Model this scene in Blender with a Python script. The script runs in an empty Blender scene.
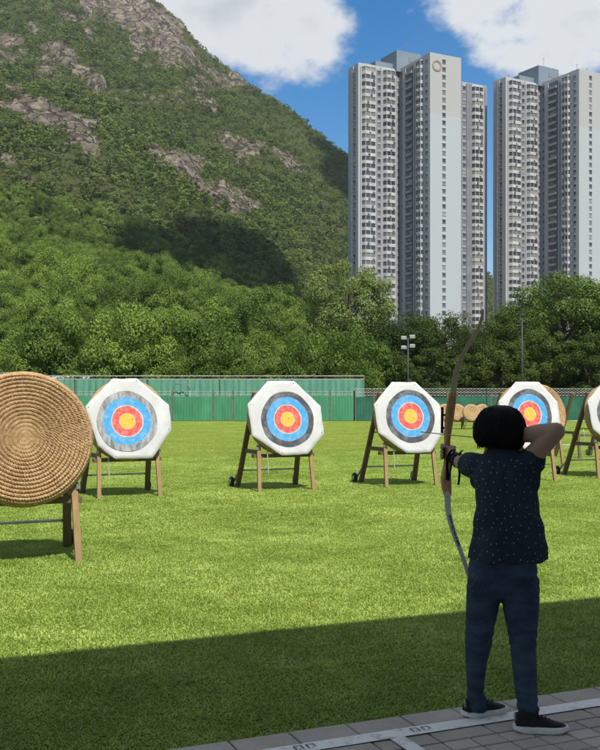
import bpy, bmesh, math, random
import numpy as np
from mathutils import Vector, Matrix, Quaternion
rng = np.random.default_rng(7); random.seed(7)
S = bpy.context.scene
COL = S.collection
PI = math.pi

# ------------------------------------------------------------------ camera
F = 980.0; HZ = 395.0; EYE = 1.65          # focal length and horizon in photo pixels, eye height
cam = bpy.data.cameras.new('camera'); camo = bpy.data.objects.new('camera', cam); COL.objects.link(camo)
camo.location = (0, 0, EYE); camo.rotation_euler = (PI/2, 0, 0)
cam.sensor_fit = 'VERTICAL'; cam.sensor_height = 36; cam.lens = F/750*36
cam.shift_y = 20/750; cam.clip_start = .05; cam.clip_end = 8000
S.camera = camo
def at(px, py, Y): return Vector(((px-300)*Y/F, Y, EYE-(py-HZ)*Y/F))
def gx(px, Y): return (px-300)*Y/F

# ------------------------------------------------------------------ world and sun
SUN = Vector((.28, -.65, 1.0)).normalized()
W = bpy.data.worlds.new('World'); S.world = W; W.use_nodes = True
wn, wl = W.node_tree.nodes, W.node_tree.links
wn.clear()
def N(t, **k):
    n = wn.new(t)
    for a, v in k.items(): setattr(n, a, v)
    return n
def wm(op, a, b=None, c=None):
    n = N('ShaderNodeMath', operation=op)
    for i, v in enumerate((a, b, c)):
        if v is None: continue
        if isinstance(v, (int, float)): n.inputs[i].default_value = v
        else: wl.new(v, n.inputs[i])
    return n.outputs[0]
sky = N('ShaderNodeTexSky', sky_type='NISHITA'); sky.sun_disc = False
sky.sun_elevation = math.asin(SUN.z); sky.sun_rotation = math.atan2(SUN.x, SUN.y)
sky.air_density = 1.0; sky.dust_density = .3; sky.ozone_density = 2.5
hs = N('ShaderNodeHueSaturation'); hs.inputs['Saturation'].default_value = 1.52; hs.inputs['Value'].default_value = 1.14
wl.new(sky.outputs[0], hs.inputs['Color'])
tc = N('ShaderNodeTexCoord'); sp = N('ShaderNodeSeparateXYZ'); wl.new(tc.outputs['Generated'], sp.inputs[0])
az = wm('ARCTAN2', sp.outputs[0], sp.outputs[1]); el = wm('ARCSINE', sp.outputs[2])
def cnoise(scale, detail, rough, off):
    mp = N('ShaderNodeMapping'); mp.inputs['Location'].default_value = off
    mp.inputs['Scale'].default_value = (1, 1, 1.5)
    wl.new(tc.outputs['Generated'], mp.inputs[0])
    n = N('ShaderNodeTexNoise'); n.inputs['Scale'].default_value = scale
    n.inputs['Detail'].default_value = detail; n.inputs['Roughness'].default_value = rough
    wl.new(mp.outputs[0], n.inputs['Vector']); return n.outputs[0]
n1 = cnoise(8, 9, .56, (3.1, 1.7, .4)); n2 = cnoise(5, 5, .55, (7.1, 2.7, 4.4)); n3 = cnoise(30, 6, .6, (1.1, 5.2, 2.4))
def blob(a0, e0, ra, re):      # one bank of cloud at a compass bearing and an elevation
    x = wm('DIVIDE', wm('SUBTRACT', az, a0), ra); y = wm('DIVIDE', wm('SUBTRACT', el, e0), re)
    return wm('SUBTRACT', 1.0, wm('SQRT', wm('ADD', wm('MULTIPLY', x, x), wm('MULTIPLY', y, y))))
def ang(px, py): return math.atan((px-300)/F), math.atan((HZ-py)/math.hypot(F, px-300))
bl = None
for (px, py, rx, ry) in ((225, 5, 125, 72), (315, 30, 52, 42), (300, -60, 70, 70), (585, 12, 118, 62), (500, -30, 95, 55), (545, 55, 70, 30), (-250, 40, 260, 110), (1000, 30, 240, 110),
                         (-1300, 20, 900, 160), (2600, 60, 900, 140)):
    a0, e0 = ang(px, py) if abs(px) < 900 else ((px-300)/1000, (HZ-py)/1000)
    b = blob(a0, e0, rx/1000, ry/1000); bl = b if bl is None else wm('MAXIMUM', bl, b)
high = wm('ADD', wm('MULTIPLY', wm('SUBTRACT', n2, .5), 2.6), .3)          # broken cloud overhead and behind, added out of view for neutral fill
hi_gate = N('ShaderNodeMapRange'); wl.new(el, hi_gate.inputs[0]); hi_gate.inputs[1].default_value = .50; hi_gate.inputs[2].default_value = .65
high = wm('SUBTRACT', wm('MULTIPLY', wm('ADD', high, 1.0), hi_gate.outputs[0]), 1.0)
bl = wm('MAXIMUM', bl, high)
dens = wm('ADD', bl, wm('ADD', wm('MULTIPLY', wm('SUBTRACT', n1, .5), 2.1), wm('MULTIPLY', wm('SUBTRACT', n3, .5), .8)))
cov = N('ShaderNodeMapRange', interpolation_type='SMOOTHSTEP'); wl.new(dens, cov.inputs[0])
cov.inputs[1].default_value = -.06; cov.inputs[2].default_value = .42; cov.inputs[4].default_value = .97
cr = N('ShaderNodeValToRGB')
shade = wm('ADD', wm('MULTIPLY', dens, .55), wm('MULTIPLY', wm('SUBTRACT', n2, .5), .9)); wl.new(shade, cr.inputs[0])
cr.color_ramp.elements[0].position = .0; cr.color_ramp.elements[0].color = (7.0, 7.2, 7.4, 1)
cr.color_ramp.elements[1].position = .75; cr.color_ramp.elements[1].color = (4.4, 4.7, 5.1, 1)
e = cr.color_ramp.elements.new(.36); e.color = (6.9, 7.05, 7.2, 1)
mx = N('ShaderNodeMix', data_type='RGBA'); wl.new(cov.outputs[0], mx.inputs[0])
cb_ = N('ShaderNodeVectorMath', operation='SCALE'); wl.new(cr.outputs[0], cb_.inputs[0])
wl.new(wm('ADD', wm('MULTIPLY', hi_gate.outputs[0], .0), 1.0), cb_.inputs['Scale'])          # cloud gain, the same all over the sky
wl.new(hs.outputs[0], mx.inputs[6]); wl.new(cb_.outputs[0], mx.inputs[7])
bg = N('ShaderNodeBackground'); bg.inputs[1].default_value = .08; wl.new(mx.outputs[2], bg.inputs[0])
wo = N('ShaderNodeOutputWorld'); wl.new(bg.outputs[0], wo.inputs[0])
sl = bpy.data.lights.new('sun', 'SUN'); sl.energy = 5.0; sl.angle = math.radians(.53); sl.color = (1, .955, .88)
so = bpy.data.objects.new('sun', sl); COL.objects.link(so); so.location = (30, -60, 100)
so.rotation_euler = (-SUN).to_track_quat('-Z', 'Y').to_euler()
S.view_settings.view_transform = 'Standard'; S.view_settings.look = 'None'
S.view_settings.exposure = 0.5; S.view_settings.gamma = 1; S.view_settings.use_curve_mapping = False
S.cycles.max_bounces = 6; S.cycles.diffuse_bounces = 3; S.cycles.transmission_bounces = 4; S.cycles.transparent_max_bounces = 8

# ------------------------------------------------------------------ helpers
class MB:                       # collects shapes, builds ONE mesh
    def __init__(s): s.v = []; s.f = []; s.m = []; s.M = None
    def add(s, vs, fs, mi=0):
        o = len(s.v)
        s.v += [tuple(s.M @ Vector(p)) if s.M else tuple(p) for p in vs]
        s.f += [tuple(i+o for i in f) for f in fs]; s.m += [mi]*len(fs)
    def box(s, x0, x1, y0, y1, z0, z1, mi=0):
        s.add([(x0,y0,z0),(x1,y0,z0),(x1,y1,z0),(x0,y1,z0),(x0,y0,z1),(x1,y0,z1),(x1,y1,z1),(x0,y1,z1)],
              [(0,3,2,1),(4,5,6,7),(0,1,5,4),(1,2,6,5),(2,3,7,6),(3,0,4,7)], mi)
    def bar(s, a, b, w, h, mi=0, up=(0,0,1)):          # rectangular bar between two points
        a, b = Vector(a), Vector(b); d = (b-a).normalized(); up = Vector(up)
        if abs(d.dot(up)) > .97: up = Vector((0,1,0))
        r = d.cross(up).normalized()*(w/2); u = r.cross(d).normalized()*(h/2)
        s.add([a-r-u, a+r-u, a+r+u, a-r+u, b-r-u, b+r-u, b+r+u, b-r+u],
              [(0,1,2,3),(7,6,5,4),(0,4,5,1),(1,5,6,2),(2,6,7,3),(3,7,4,0)], mi)
    def tube(s, pts, r, n=8, mi=0, cap=True):
        pts = [Vector(p) for p in pts]; rs = r if isinstance(r, (list, tuple)) else [r]*len(pts)
        vs = []; prev = None
        for i, p in enumerate(pts):
            d = (pts[min(i+1, len(pts)-1)]-pts[max(i-1, 0)]).normalized()
            if prev is None:
                prev = d.orthogonal().normalized()
            prev = (prev-d*prev.dot(d)).normalized(); q = d.cross(prev)
            for k in range(n):
                a = 2*PI*k/n; vs.append(p+(prev*math.cos(a)+q*math.sin(a))*rs[i])
        fs = [(i*n+k, i*n+(k+1) % n, (i+1)*n+(k+1) % n, (i+1)*n+k) for i in range(len(pts)-1) for k in range(n)]
        if cap: fs += [tuple(range(n-1, -1, -1)), tuple(range((len(pts)-1)*n, len(pts)*n))]
        s.add(vs, fs, mi)
    def loft(s, rings, mi=0, cap=True):
        n = len(rings[0]); vs = [p for r in rings for p in r]
        fs = [(i*n+k, i*n+(k+1) % n, (i+1)*n+(k+1) % n, (i+1)*n+k) for i in range(len(rings)-1) for k in range(n)]
        if cap: fs += [tuple(range(n-1, -1, -1)), tuple(range((len(rings)-1)*n, len(rings)*n))]
        s.add(vs, fs, mi)
    def ball(s, c, r, n=14, mi=0, R=None):
        c = Vector(c); r = Vector(r) if hasattr(r, '__len__') else Vector((r, r, r)); m = n//2
        vs = []; fs = []
        for i in range(m+1):
            t = PI*i/m
            for k in range(n):
                a = 2*PI*k/n; p = Vector((r.x*math.sin(t)*math.cos(a), r.y*math.sin(t)*math.sin(a), r.z*math.cos(t)))
                vs.append(c+(R @ p if R else p))
        for i in range(m):
            for k in range(n): fs.append((i*n+k, (i+1)*n+k, (i+1)*n+(k+1) % n, i*n+(k+1) % n))
        s.add(vs, fs, mi)
    def cap(s, a, ra, b, rb, n=14, mi=0):               # tapered capsule
        a, b = Vector(a), Vector(b); L = (b-a).length
        pts = []; rs = []
        d = (b-a)/max(L, 1e-6)
        for k in range(5):
            t = PI/2*(1-k/4); pts.append(a-d*ra*math.sin(t)*.98); rs.append(max(ra*math.cos(t), .0005))
        for k in range(5):
            t = PI/2*k/4; pts.append(b+d*rb*math.sin(t)*.98); rs.append(max(rb*math.cos(t), .0005))
        s.tube(pts, rs, n, mi)
    def mesh(s, name):
        me = bpy.data.meshes.new(name); me.from_pydata(s.v, [], s.f)
        me.polygons.foreach_set('material_index', s.m); me.update(); return me
    def build(s, name, mats, parent=None, smooth=False, bevel=0):
        me = s.mesh(name); return link(name, me, mats, parent, smooth, bevel)
def link(name, me, mats, parent=None, smooth=False, bevel=0):
    for m in (mats if isinstance(mats, (list, tuple)) else [mats]): me.materials.append(m)
    if smooth: me.polygons.foreach_set('use_smooth', [True]*len(me.polygons))
    o = bpy.data.objects.new(name, me); COL.objects.link(o)
    if parent: o.parent = parent
    if bevel:
        b = o.modifiers.new('bevel', 'BEVEL'); b.width = bevel; b.segments = 2; b.limit_method = 'ANGLE'
    return o
def np_mesh(name, V, Q):        # vertices (n,3), faces (m,k) as arrays
    me = bpy.data.meshes.new(name); k = Q.shape[1]
    me.vertices.add(len(V)); me.vertices.foreach_set('co', np.asarray(V, np.float32).ravel())
    me.loops.add(Q.size); me.loops.foreach_set('vertex_index', np.asarray(Q, np.int32).ravel())
    me.polygons.add(len(Q)); me.polygons.foreach_set('loop_start', np.arange(0, Q.size, k, dtype=np.int32))
    me.update(calc_edges=True); return me
def tag(o, label=None, cat=None, group=None, kind=None):
    if label: o['label'] = label
    if cat: o['category'] = cat
    if group: o['group'] = group
    if kind: o['kind'] = kind
    return o
def thing(name, loc, rz, label, cat, group=None):
    o = bpy.data.objects.new(name, None); COL.objects.link(o); o.location = loc; o.rotation_euler = (0, 0, rz)
    o.empty_display_size = .2
    return tag(o, label, cat, group)
KIDS = {}
def kids(o): return [c for c in COL.objects if c.parent == o]
def copy_tree(o, parent=None):
    c = o.copy(); COL.objects.link(c); c.parent = parent
    for ch in list(o.children): copy_tree(ch, c)
    return c

# ------------------------------------------------------------------ materials
class Mat:
    def __init__(s, name, col=(.5, .5, .5), rough=.7, spec=.3, metal=0):
        s.m = bpy.data.materials.new(name); s.m.use_nodes = True
        s.n = s.m.node_tree.nodes; s.l = s.m.node_tree.links
        s.b = s.n['Principled BSDF']; s.b.inputs['Base Color'].default_value = (*col, 1)
        s.b.inputs['Roughness'].default_value = rough; s.b.inputs['Specular IOR Level'].default_value = spec
        s.b.inputs['Metallic'].default_value = metal
    def new(s, t, **k):
        n = s.n.new(t)
        for a, v in k.items(): setattr(n, a, v)
        return n
    def coord(s, kind='Object', scale=(1, 1, 1), rot=(0, 0, 0)):
        t = s.new('ShaderNodeTexCoord'); mp = s.new('ShaderNodeMapping')
        mp.inputs['Scale'].default_value = scale; mp.inputs['Rotation'].default_value = rot
        s.l.new(t.outputs[kind], mp.inputs[0]); return mp.outputs[0]
    def noise(s, scale, detail=4, rough=.55, vec=None, kind='Object', stretch=(1, 1, 1)):
        n = s.new('ShaderNodeTexNoise'); n.inputs['Scale'].default_value = scale
        n.inputs['Detail'].default_value = detail; n.inputs['Roughness'].default_value = rough
        s.l.new(vec or s.coord(kind, stretch), n.inputs['Vector']); return n.outputs[0]
    def ramp(s, fac, stops):
        r = s.new('ShaderNodeValToRGB'); s.l.new(fac, r.inputs[0]); e = r.color_ramp.elements
        while len(e) < len(stops): e.new(.5)
        for k, (p, c) in enumerate(stops): e[k].position = p; e[k].color = (*c, 1) if len(c) == 3 else c
        return r.outputs[0]
    def math(s, op, a, b=None):
        n = s.new('ShaderNodeMath', operation=op)
        for i, v in enumerate((a, b)):
            if v is None: continue
            if isinstance(v, (int, float)): n.inputs[i].default_value = v
            else: s.l.new(v, n.inputs[i])
        return n.outputs[0]
    def mix(s, fac, a, b, blend='MIX'):
        n = s.new('ShaderNodeMix', data_type='RGBA', blend_type=blend)
        for i, v in ((0, fac), (6, a), (7, b)):
            if isinstance(v, (int, float)): n.inputs[i].default_value = v
            elif isinstance(v, tuple): n.inputs[i].default_value = (*v, 1)
            else: s.l.new(v, n.inputs[i])
        return n.outputs[2]
    def col(s, sock): s.l.new(sock, s.b.inputs['Base Color']); return s
    def bump(s, h, strength=.5, dist=.01):
        b = s.new('ShaderNodeBump'); b.inputs['Strength'].default_value = strength; b.inputs['Distance'].default_value = dist
        s.l.new(h, b.inputs['Height']); s.l.new(b.outputs[0], s.b.inputs['Normal']); return s
def simple(name, c, rough=.7, spec=.3, metal=0, var=.25, scale=6, bump=0, bscale=40, stretch=(1, 1, 1)):
    m = Mat(name, c, rough, spec, metal)
    n = m.noise(scale, 5, .6, stretch=stretch)
    m.col(m.ramp(n, [(.3, tuple(x*(1-var) for x in c)), (.7, tuple(min(1, x*(1+var)) for x in c))]))
    if bump: m.bump(m.noise(bscale, 4, .6, stretch=stretch), bump, .01)
    return m.m
def leaf_mat(name, dark, light, trans=.35, rnd=.5, isl=.45, spec=.12, rough=.62):
    m = Mat(name, dark, rough, spec)
    oi = m.new('ShaderNodeObjectInfo'); g = m.new('ShaderNodeNewGeometry')
    n = m.noise(.55, 3, .6)
    f = m.math('ADD', m.math('MULTIPLY', g.outputs['Random Per Island'], isl), m.math('MULTIPLY', n, .35))
    f = m.math('ADD', f, m.math('MULTIPLY', oi.outputs['Random'], rnd*.5))
    c = m.ramp(f, [(.2, dark), (.85, light)])
    m.col(c)
    t = m.new('ShaderNodeBsdfTranslucent'); m.l.new(m.mix(1.0, c, (1.1, 1.15, .45), 'MULTIPLY'), t.inputs[0])
    mixs = m.new('ShaderNodeMixShader'); mixs.inputs[0].default_value = trans
    out = m.n['Material Output']
    m.l.new(m.b.outputs[0], mixs.inputs[1]); m.l.new(t.outputs[0], mixs.inputs[2]); m.l.new(mixs.outputs[0], out.inputs[0])
    return m.m
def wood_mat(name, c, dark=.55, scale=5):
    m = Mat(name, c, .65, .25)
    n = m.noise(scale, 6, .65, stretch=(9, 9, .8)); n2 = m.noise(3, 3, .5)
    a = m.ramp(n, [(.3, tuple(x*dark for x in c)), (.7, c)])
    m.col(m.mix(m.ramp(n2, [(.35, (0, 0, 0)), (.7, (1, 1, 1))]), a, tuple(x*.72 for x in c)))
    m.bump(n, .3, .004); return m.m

# ================================================================== SETTING: ground
A = math.radians(23.2); CA, SA = math.cos(A), math.sin(A)        # the shooting line runs at this bearing
def st(s, t, z=0): return Vector((s*CA-t*SA, s*SA+t*CA, z))        # along and across the shooting line
EDGE = 4.40
mg = Mat('lawn_turf', (.1, .16, .03), .9, .1)
na = mg.noise(.35, 5, .6); nb = mg.noise(14, 6, .7); nc = mg.noise(90, 3, .7)
ca = mg.ramp(nb, [(.28, (.12, .165, .016)), (.5, (.22, .285, .033)), (.72, (.33, .39, .06))])
cb = mg.mix(mg.ramp(na, [(.35, (0, 0, 0)), (.68, (1, 1, 1))]), ca, (.27, .32, .05))
mg.col(mg.mix(mg.math('MULTIPLY', nc, .55), cb, (.15, .195, .025)))
mg.bump(mg.math('ADD', nb, mg.math('MULTIPLY', nc, .8)), .9, .06)
M_TURF = mg.m
M_SOIL = simple('soil', (.08, .09, .04), .95, .05, var=.4, scale=.05)
m = MB(); m.add([(-4000, -3000, -.06), (4000, -3000, -.06), (4000, 7000, -.06), (-4000, 7000, -.06)], [(0, 1, 2, 3)])
tag(m.build('ground', M_SOIL), kind='structure')
m = MB(); p = [st(-90, EDGE), st(90, EDGE), Vector((90, 66, 0)), Vector((-90, 66, 0))]
m.add([p[0], p[1], (90, 66, 0), (-90, 66, 0)], [(0, 1, 2, 3)])
tag(m.build('lawn', M_TURF), kind='structure')

# paving under the canopy: slabs, the white shooting line, bricks
ms = Mat('concrete_slab', (.15, .14, .135), .85, .25)
sn = ms.noise(3, 5, .6, kind='Object'); sn2 = ms.noise(60, 4, .7)
ms.col(ms.mix(ms.math('MULTIPLY', sn2, .85), ms.ramp(sn, [(.3, (.40, .35, .285)), (.7, (.60, .54, .455))]), (.24, .21, .175)))
ms.bump(sn2, .5, .004)
mb_ = Mat('brick_paver', (.2, .17, .16), .85, .2)
bo = mb_.noise(2.2, 3, .6); bn = mb_.noise(70, 4, .7); gi = mb_.new('ShaderNodeNewGeometry')
bc = mb_.ramp(mb_.math('ADD', mb_.math('MULTIPLY', gi.outputs['Random Per Island'], .7), mb_.math('MULTIPLY', bo, .3)),
              [(.1, (.44, .375, .315)), (.5, (.56, .485, .415)), (.9, (.68, .60, .52))])
mb_.col(mb_.mix(mb_.math('MULTIPLY', bn, .75), bc, (.24, .21, .18))); mb_.bump(bn, .4, .003)
mp_ = Mat('line_paint', (.62, .62, .60), .6, .3)
pn = mp_.noise(9, 7, .7); pn2 = mp_.noise(80, 4, .7)
mp_.col(mp_.mix(mp_.ramp(mp_.math('ADD', mp_.math('MULTIPLY', pn, .7), mp_.math('MULTIPLY', pn2, .3)), [(.52, (0, 0, 0)), (.64, (1, 1, 1))]), (.80, .78, .72), (.36, .335, .29)))
M_JOINT = simple('joint_sand', (.035, .032, .028), .95, .1, var=.4, scale=30)
M_MARK = simple('stencil_paint', (.05, .05, .05), .7, .2, var=.3, scale=50)
m = MB(); m.add([st(-40, -30, -.012), st(40, -30, -.012), st(40, EDGE+.02, -.012), st(-40, EDGE+.02, -.012)], [(0, 1, 2, 3)])
tag(m.build('paving_bed', M_JOINT), kind='structure')
def slab_piece(mb, s0, s1, t0, t1, z, j=0, mi=0):
    c = .004; zz = z+random.uniform(-.0015, .0015)
    a = [st(s0, t0, -.011), st(s1, t0, -.011), st(s1, t1, -.011), st(s0, t1, -.011)]
    b = [st(s0, t0, zz-c), st(s1, t0, zz-c), st(s1, t1, zz-c), st(s0, t1, zz-c)]
    d = [st(s0+c, t0+c, zz), st(s1-c, t0+c, zz), st(s1-c, t1-c, zz), st(s0+c, t1-c, zz)]
    mb.add(a+b+d, [(0, 1, 5, 4), (1, 2, 6, 5), (2, 3, 7, 6), (3, 0, 4, 7), (4, 5, 9, 8), (5, 6, 10, 9), (6, 7, 11, 10), (7, 4, 8, 11), (8, 9, 10, 11)], mi)
DS = .307; S0 = 1.82
m = MB()
for k in range(-60, 70):
    s0 = S0+DS*k+.005
    slab_piece(m, s0, s0+DS-.010, 3.985, EDGE-.01, .016)
tag(m.build('slab_strip', ms.m), kind='structure')
m = MB(); bw = DS/2; bh = .112
for r in range(30):
    for k in range(-60, 80):
        s0 = S0+bw*k+.004
        slab_piece(m, s0, s0+bw-.008, 3.98-bh*(r+1)+.004, 3.98-bh*r-.004, .014)
tag(m.build('brick_paving', mb_.m), kind='structure')
m = MB(); z = .0225
m.add([st(-20, 4.10, z), st(24, 4.10, z), st(24, 4.205, z), st(-20, 4.205, z)], [(0, 1, 2, 3)])
m.add([st(2.22, 3.45, z), st(2.30, 3.45, z), st(2.30, 4.0995, z), st(2.22, 4.0995, z)], [(0, 1, 2, 3)])
tag(m.build('white_line', mp_.m), kind='structure')
m = MB(); z = .0265                       # stencilled position marks on the line
def mark(s, mir):
    w = .006
    def q(a, b, c, d): m.add([st(s+a, c, z), st(s+b, c, z), st(s+b, d, z), st(s+a, d, z)], [(0, 1, 2, 3)])
    for o in (0, .062):
        q(o, o+.042, 4.172, 4.172+w); q(o, o+w, 4.128, 4.1715); q(o+.042-w, o+.042, 4.140 if o else 4.128, 4.1715)
        q(o+.015, o+.027, 4.128, 4.134)
for k in range(-30, 40): mark(S0+DS*(k*2)+.24+.307, 0)
tag(m.build('line_marks', M_MARK), kind='structure')

# canopy behind the shooting line, whose shade lies over the paving and the near grass
M_ROOF = simple('painted_steel_roof', (.32, .33, .33), .6, .3, var=.15)
M_STEEL = simple('galvanised_steel', (.30, .31, .31), .45, .5, .6, var=.25, scale=20)
RH = 5.0; SHT = 6.22-RH*.7078                       # roof edge so that its shade ends where it does
t = thing('shooting_canopy', st(0, 0, 0), 0, 'grey steel roof on posts sheltering the shooting line', 'canopy')
m = MB()
m.loft([[st(-30, -9, RH), st(30, -9, RH), st(30, SHT, RH), st(-30, SHT, RH)], [st(-30, -9, RH+.22), st(30, -9, RH+.22), st(30, SHT, RH+.22), st(-30, SHT, RH+.22)]])
m.build('roof', M_ROOF, t)
for s in (-20, -12, -4, 4.5, 12, 20):
    m = MB(); m.tube([st(s, -3.5, -.01), st(s, -3.5, RH)], .09, 12); m.build('post', M_STEEL, t, True)

# ================================================================== terrain
def vnoise(x, y, seed=0):
    xi = np.floor(x).astype(np.int64); yi = np.floor(y).astype(np.int64); fx = x-xi; fy = y-yi
    fx = fx*fx*(3-2*fx); fy = fy*fy*(3-2*fy)
    def h(a, b):
        v = (a*374761393+b*668265263+seed*974634541) & 0xffffffff
        v = ((v ^ (v >> 13))*1274126177) & 0xffffffff
        return ((v ^ (v >> 16)) & 0xffff)/65535.0
    return (h(xi, yi)*(1-fx)+h(xi+1, yi)*fx)*(1-fy)+(h(xi, yi+1)*(1-fx)+h(xi+1, yi+1)*fx)*fy
def fbm(x, y, o=5, seed=0, g=.5):
    r = 0; a = 1; s = 0
    for k in range(o):
        r = r+a*(vnoise(x*2**k, y*2**k, seed+k)-.5)*2; s += a; a *= g
    return r/s
I = np.interp
SKYX = [-900, -500, -200, 0, 70, 120, 143, 165, 182, 196, 215, 235, 270, 305, 330, 350, 420, 487, 560, 620, 750, 1000, 1500]
SKYY = [-60, -75, -80, -66, -45, -16, -1, 16, 27, 45, 62, 76, 101, 128, 148, 161, 220, 272, 312, 335, 352, 365, 372]
SPX = [-900, -200, 0, 60, 130, 200, 260, 300, 340, 380, 450, 1500]
SPY = [250, 235, 236, 246, 262, 285, 308, 325, 350, 372, 384, 388]
def ridge(px): return I(px, [-900, 0, 150, 350, 500, 800], [1100, 980, 900, 760, 900, 1100])
def terrain(px, Y):
    """height of the ground at bearing px (photo pixels at the horizon) and depth Y"""
    Yr = ridge(px); sk = I(px, SKYX, SKYY); spy = I(px, SPX, SPY)
    left = np.clip((390-px)/110, 0, 1); left = left*left*(3-2*left)
    zz = lambda py, y: EYE+(HZ-py)*y/F
    ys = np.stack([np.full_like(px, 66.), np.full_like(px, 80.), np.full_like(px, 120.), np.full_like(px, 200.), np.full_like(px, 290.),
                   I(px, [250, 370], [400., 460.]), 290+(Yr-290)*.55, Yr, Yr+160, Yr+700])
    z200 = np.maximum(zz(spy+28, 200), 0); z290 = np.maximum(zz(spy+6, 290), 0)
    z400 = zz(spy*.66+sk*.34, 400); z5 = zz(spy*.32+sk*.68, 290+(Yr-290)*.55)
    zr = zz(sk, Yr)
    flat = 0*px
    zs = np.stack([flat, .6*left, 7.5*left, z200*left, z290*left, z400*left+4*(1-left), z5*left+(.42*zr)*(1-left), zr, zr*.86, zr*.3])
    out = zs[-1].copy()
    for k in range(len(ys)-1):
        f = np.clip((Y-ys[k])/(ys[k+1]-ys[k]), 0, 1); sel = (Y >= ys[k]) & (Y < ys[k+1])
        out = np.where(sel, zs[k]*(1-f)+zs[k+1]*f, out)
    return out
ROCKS = [(135, 14, 34, 18, 35), (172, 40, 24, 15, 40), (150, 44, 20, 10, 20), (120, 8, 30, 9, 10), (52, 118, 48, 13, 22), (85, 138, 16, 17, 30), (20, 108, 26, 7, 8), (70, 62, 26, 9, 30), (95, 88, 14, 7, 40), (10, 92, 10, 4, 0),
         (190, 176, 34, 15, 28), (222, 196, 32, 12, 20), (160, 160, 16, 8, 35), (250, 206, 10, 8, 60), (124, 228, 15, 8, 25), (68, 232, 16, 10, -10),
         (245, 150, 34, 12, 25), (205, 103, 14, 6, 30), (10, 160, 9, 5, 20), (28, 178, 12, 5, 15), (285, 160, 22, 8, 30)]
def rock_mask(px, py, X, Y):
    r = np.zeros_like(px)
    nx = fbm(px/16, py/11, 4, 31); ny = 1.5*fbm(px/6, py/9, 4, 77)
    for (a, b, rx, ry, ro) in ROCKS:
        c, s = math.cos(math.radians(ro)), math.sin(math.radians(ro))
        u = ((px-a)*c+(py-b)*s)/rx; v = (-(px-a)*s+(py-b)*c)/ry
        w = .62 if (a, b) in ((245, 150), (285, 160), (205, 103)) else 1.0
        r = np.maximum(r, w*np.clip((1.12-np.sqrt(u*u+v*v)+.85*nx+.4*ny)*2.6, 0, 1))
    hi = np.clip((190-py)/150, 0, 1)*np.clip((fbm(px/30, py/20, 5, 91)-.06)*3, 0, .72)      # scattered outcrops on the upper slopes
    return np.maximum(r, hi)
pxs = np.concatenate([np.linspace(-900, -90, 60), np.linspace(-80, 520, 330), np.linspace(530, 1500, 60)])
rows = np.concatenate([np.linspace(66, 300, 60), np.linspace(305, 1500, 240)])
GP, GR = np.meshgrid(pxs, rows)
def ground_z(px, Y):
    z = terrain(px, Y); X = (px-300)*Y/F
    amp = np.clip((Y-90)/400, 0, 1)*np.clip(z/30, 0, 1)
    z = z+amp*(16*fbm(X/110, Y/110, 5, 3)+3.5*fbm(X/18, Y/18, 3, 9))
    return z
GZ = ground_z(GP, GR)
# smooth the creases along the depth, then raise the crags
for _ in range(6):
    GZ[1:-1] = GZ[1:-1]*.5+(GZ[:-2]+GZ[2:])*.25
GX = (GP-300)*GR/F
PY = HZ-(GZ-EYE)*F/GR
RM = rock_mask(GP, PY, GX, GR)*(GR > 260)*(GR < ridge(GP)+60)
GZ = GZ+RM*np.clip((GR-330)/200, 0, 1)*(5*fbm(GP/16+GR/90, GR/50, 4, 51)+3.5*fbm(GX/12, GR/30, 4, 55)+2.5)
nr, ncol = GZ.shape
V = np.stack([GX, GR, np.where(GR < 68, GZ-.3, GZ)], -1).reshape(-1, 3)
ii = np.arange((nr-1)*(ncol-1)); rr, cc = ii//(ncol-1), ii % (ncol-1); b0 = rr*ncol+cc
Q = np.stack([b0, b0+1, b0+ncol+1, b0+ncol], -1)
me = np_mesh('hill', V, Q)
at_ = me.attributes.new('rock', 'FLOAT', 'POINT'); at_.data.foreach_set('value', RM.ravel().astype(np.float32))
mh = Mat('hillside', (.06, .08, .03), .9, .1)
att = mh.new('ShaderNodeAttribute'); att.attribute_name = 'rock'
rn = mh.noise(.09, 8, .68, stretch=(1, 1, .35)); rn2 = mh.noise(.26, 7, .72, stretch=(1.2, .6, .22)); rn3 = mh.noise(.025, 4, .6)
rc = mh.ramp(rn, [(.3, (.075, .060, .045)), (.47, (.215, .175, .132)), (.66, (.41, .35, .27))])
rc = mh.mix(mh.math('MULTIPLY', mh.ramp(rn2, [(.40, (1, 1, 1)), (.56, (0, 0, 0))]), .8), rc, (.07, .06, .046))
vz = mh.new('ShaderNodeTexVoronoi', feature='DISTANCE_TO_EDGE'); vz.inputs['Scale'].default_value = 1.0
dv = mh.new('ShaderNodeVectorMath', operation='ADD'); nzv = mh.new('ShaderNodeTexNoise'); nzv.inputs['Scale'].default_value = .12; nzv.inputs['Detail'].default_value = 4
mh.l.new(mh.coord('Object'), nzv.inputs['Vector']); nsc = mh.new('ShaderNodeVectorMath', operation='SCALE'); mh.l.new(nzv.outputs['Color'], nsc.inputs[0]); nsc.inputs['Scale'].default_value = 1.1
mh.l.new(mh.coord('Object', (.11, .05, .045), (.3, .5, .2)), dv.inputs[0]); mh.l.new(nsc.outputs[0], dv.inputs[1]); mh.l.new(dv.outputs[0], vz.inputs['Vector'])
crack = mh.ramp(vz.outputs['Distance'], [(.0, (1, 1, 1)), (.055, (0, 0, 0))])
rc = mh.mix(mh.math('MULTIPLY', crack, .75), rc, (.05, .044, .034))                  # open joints in the rock
gc = mh.ramp(rn3, [(.3, (.05, .075, .018)), (.7, (.12, .125, .045))])
mh.col(mh.mix(mh.ramp(mh.math('ADD', att.outputs['Fac'], mh.math('MULTIPLY', mh.math('SUBTRACT', rn2, .5), .5)), [(.35, (0, 0, 0)), (.5, (1, 1, 1))]), gc, rc))
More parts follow.
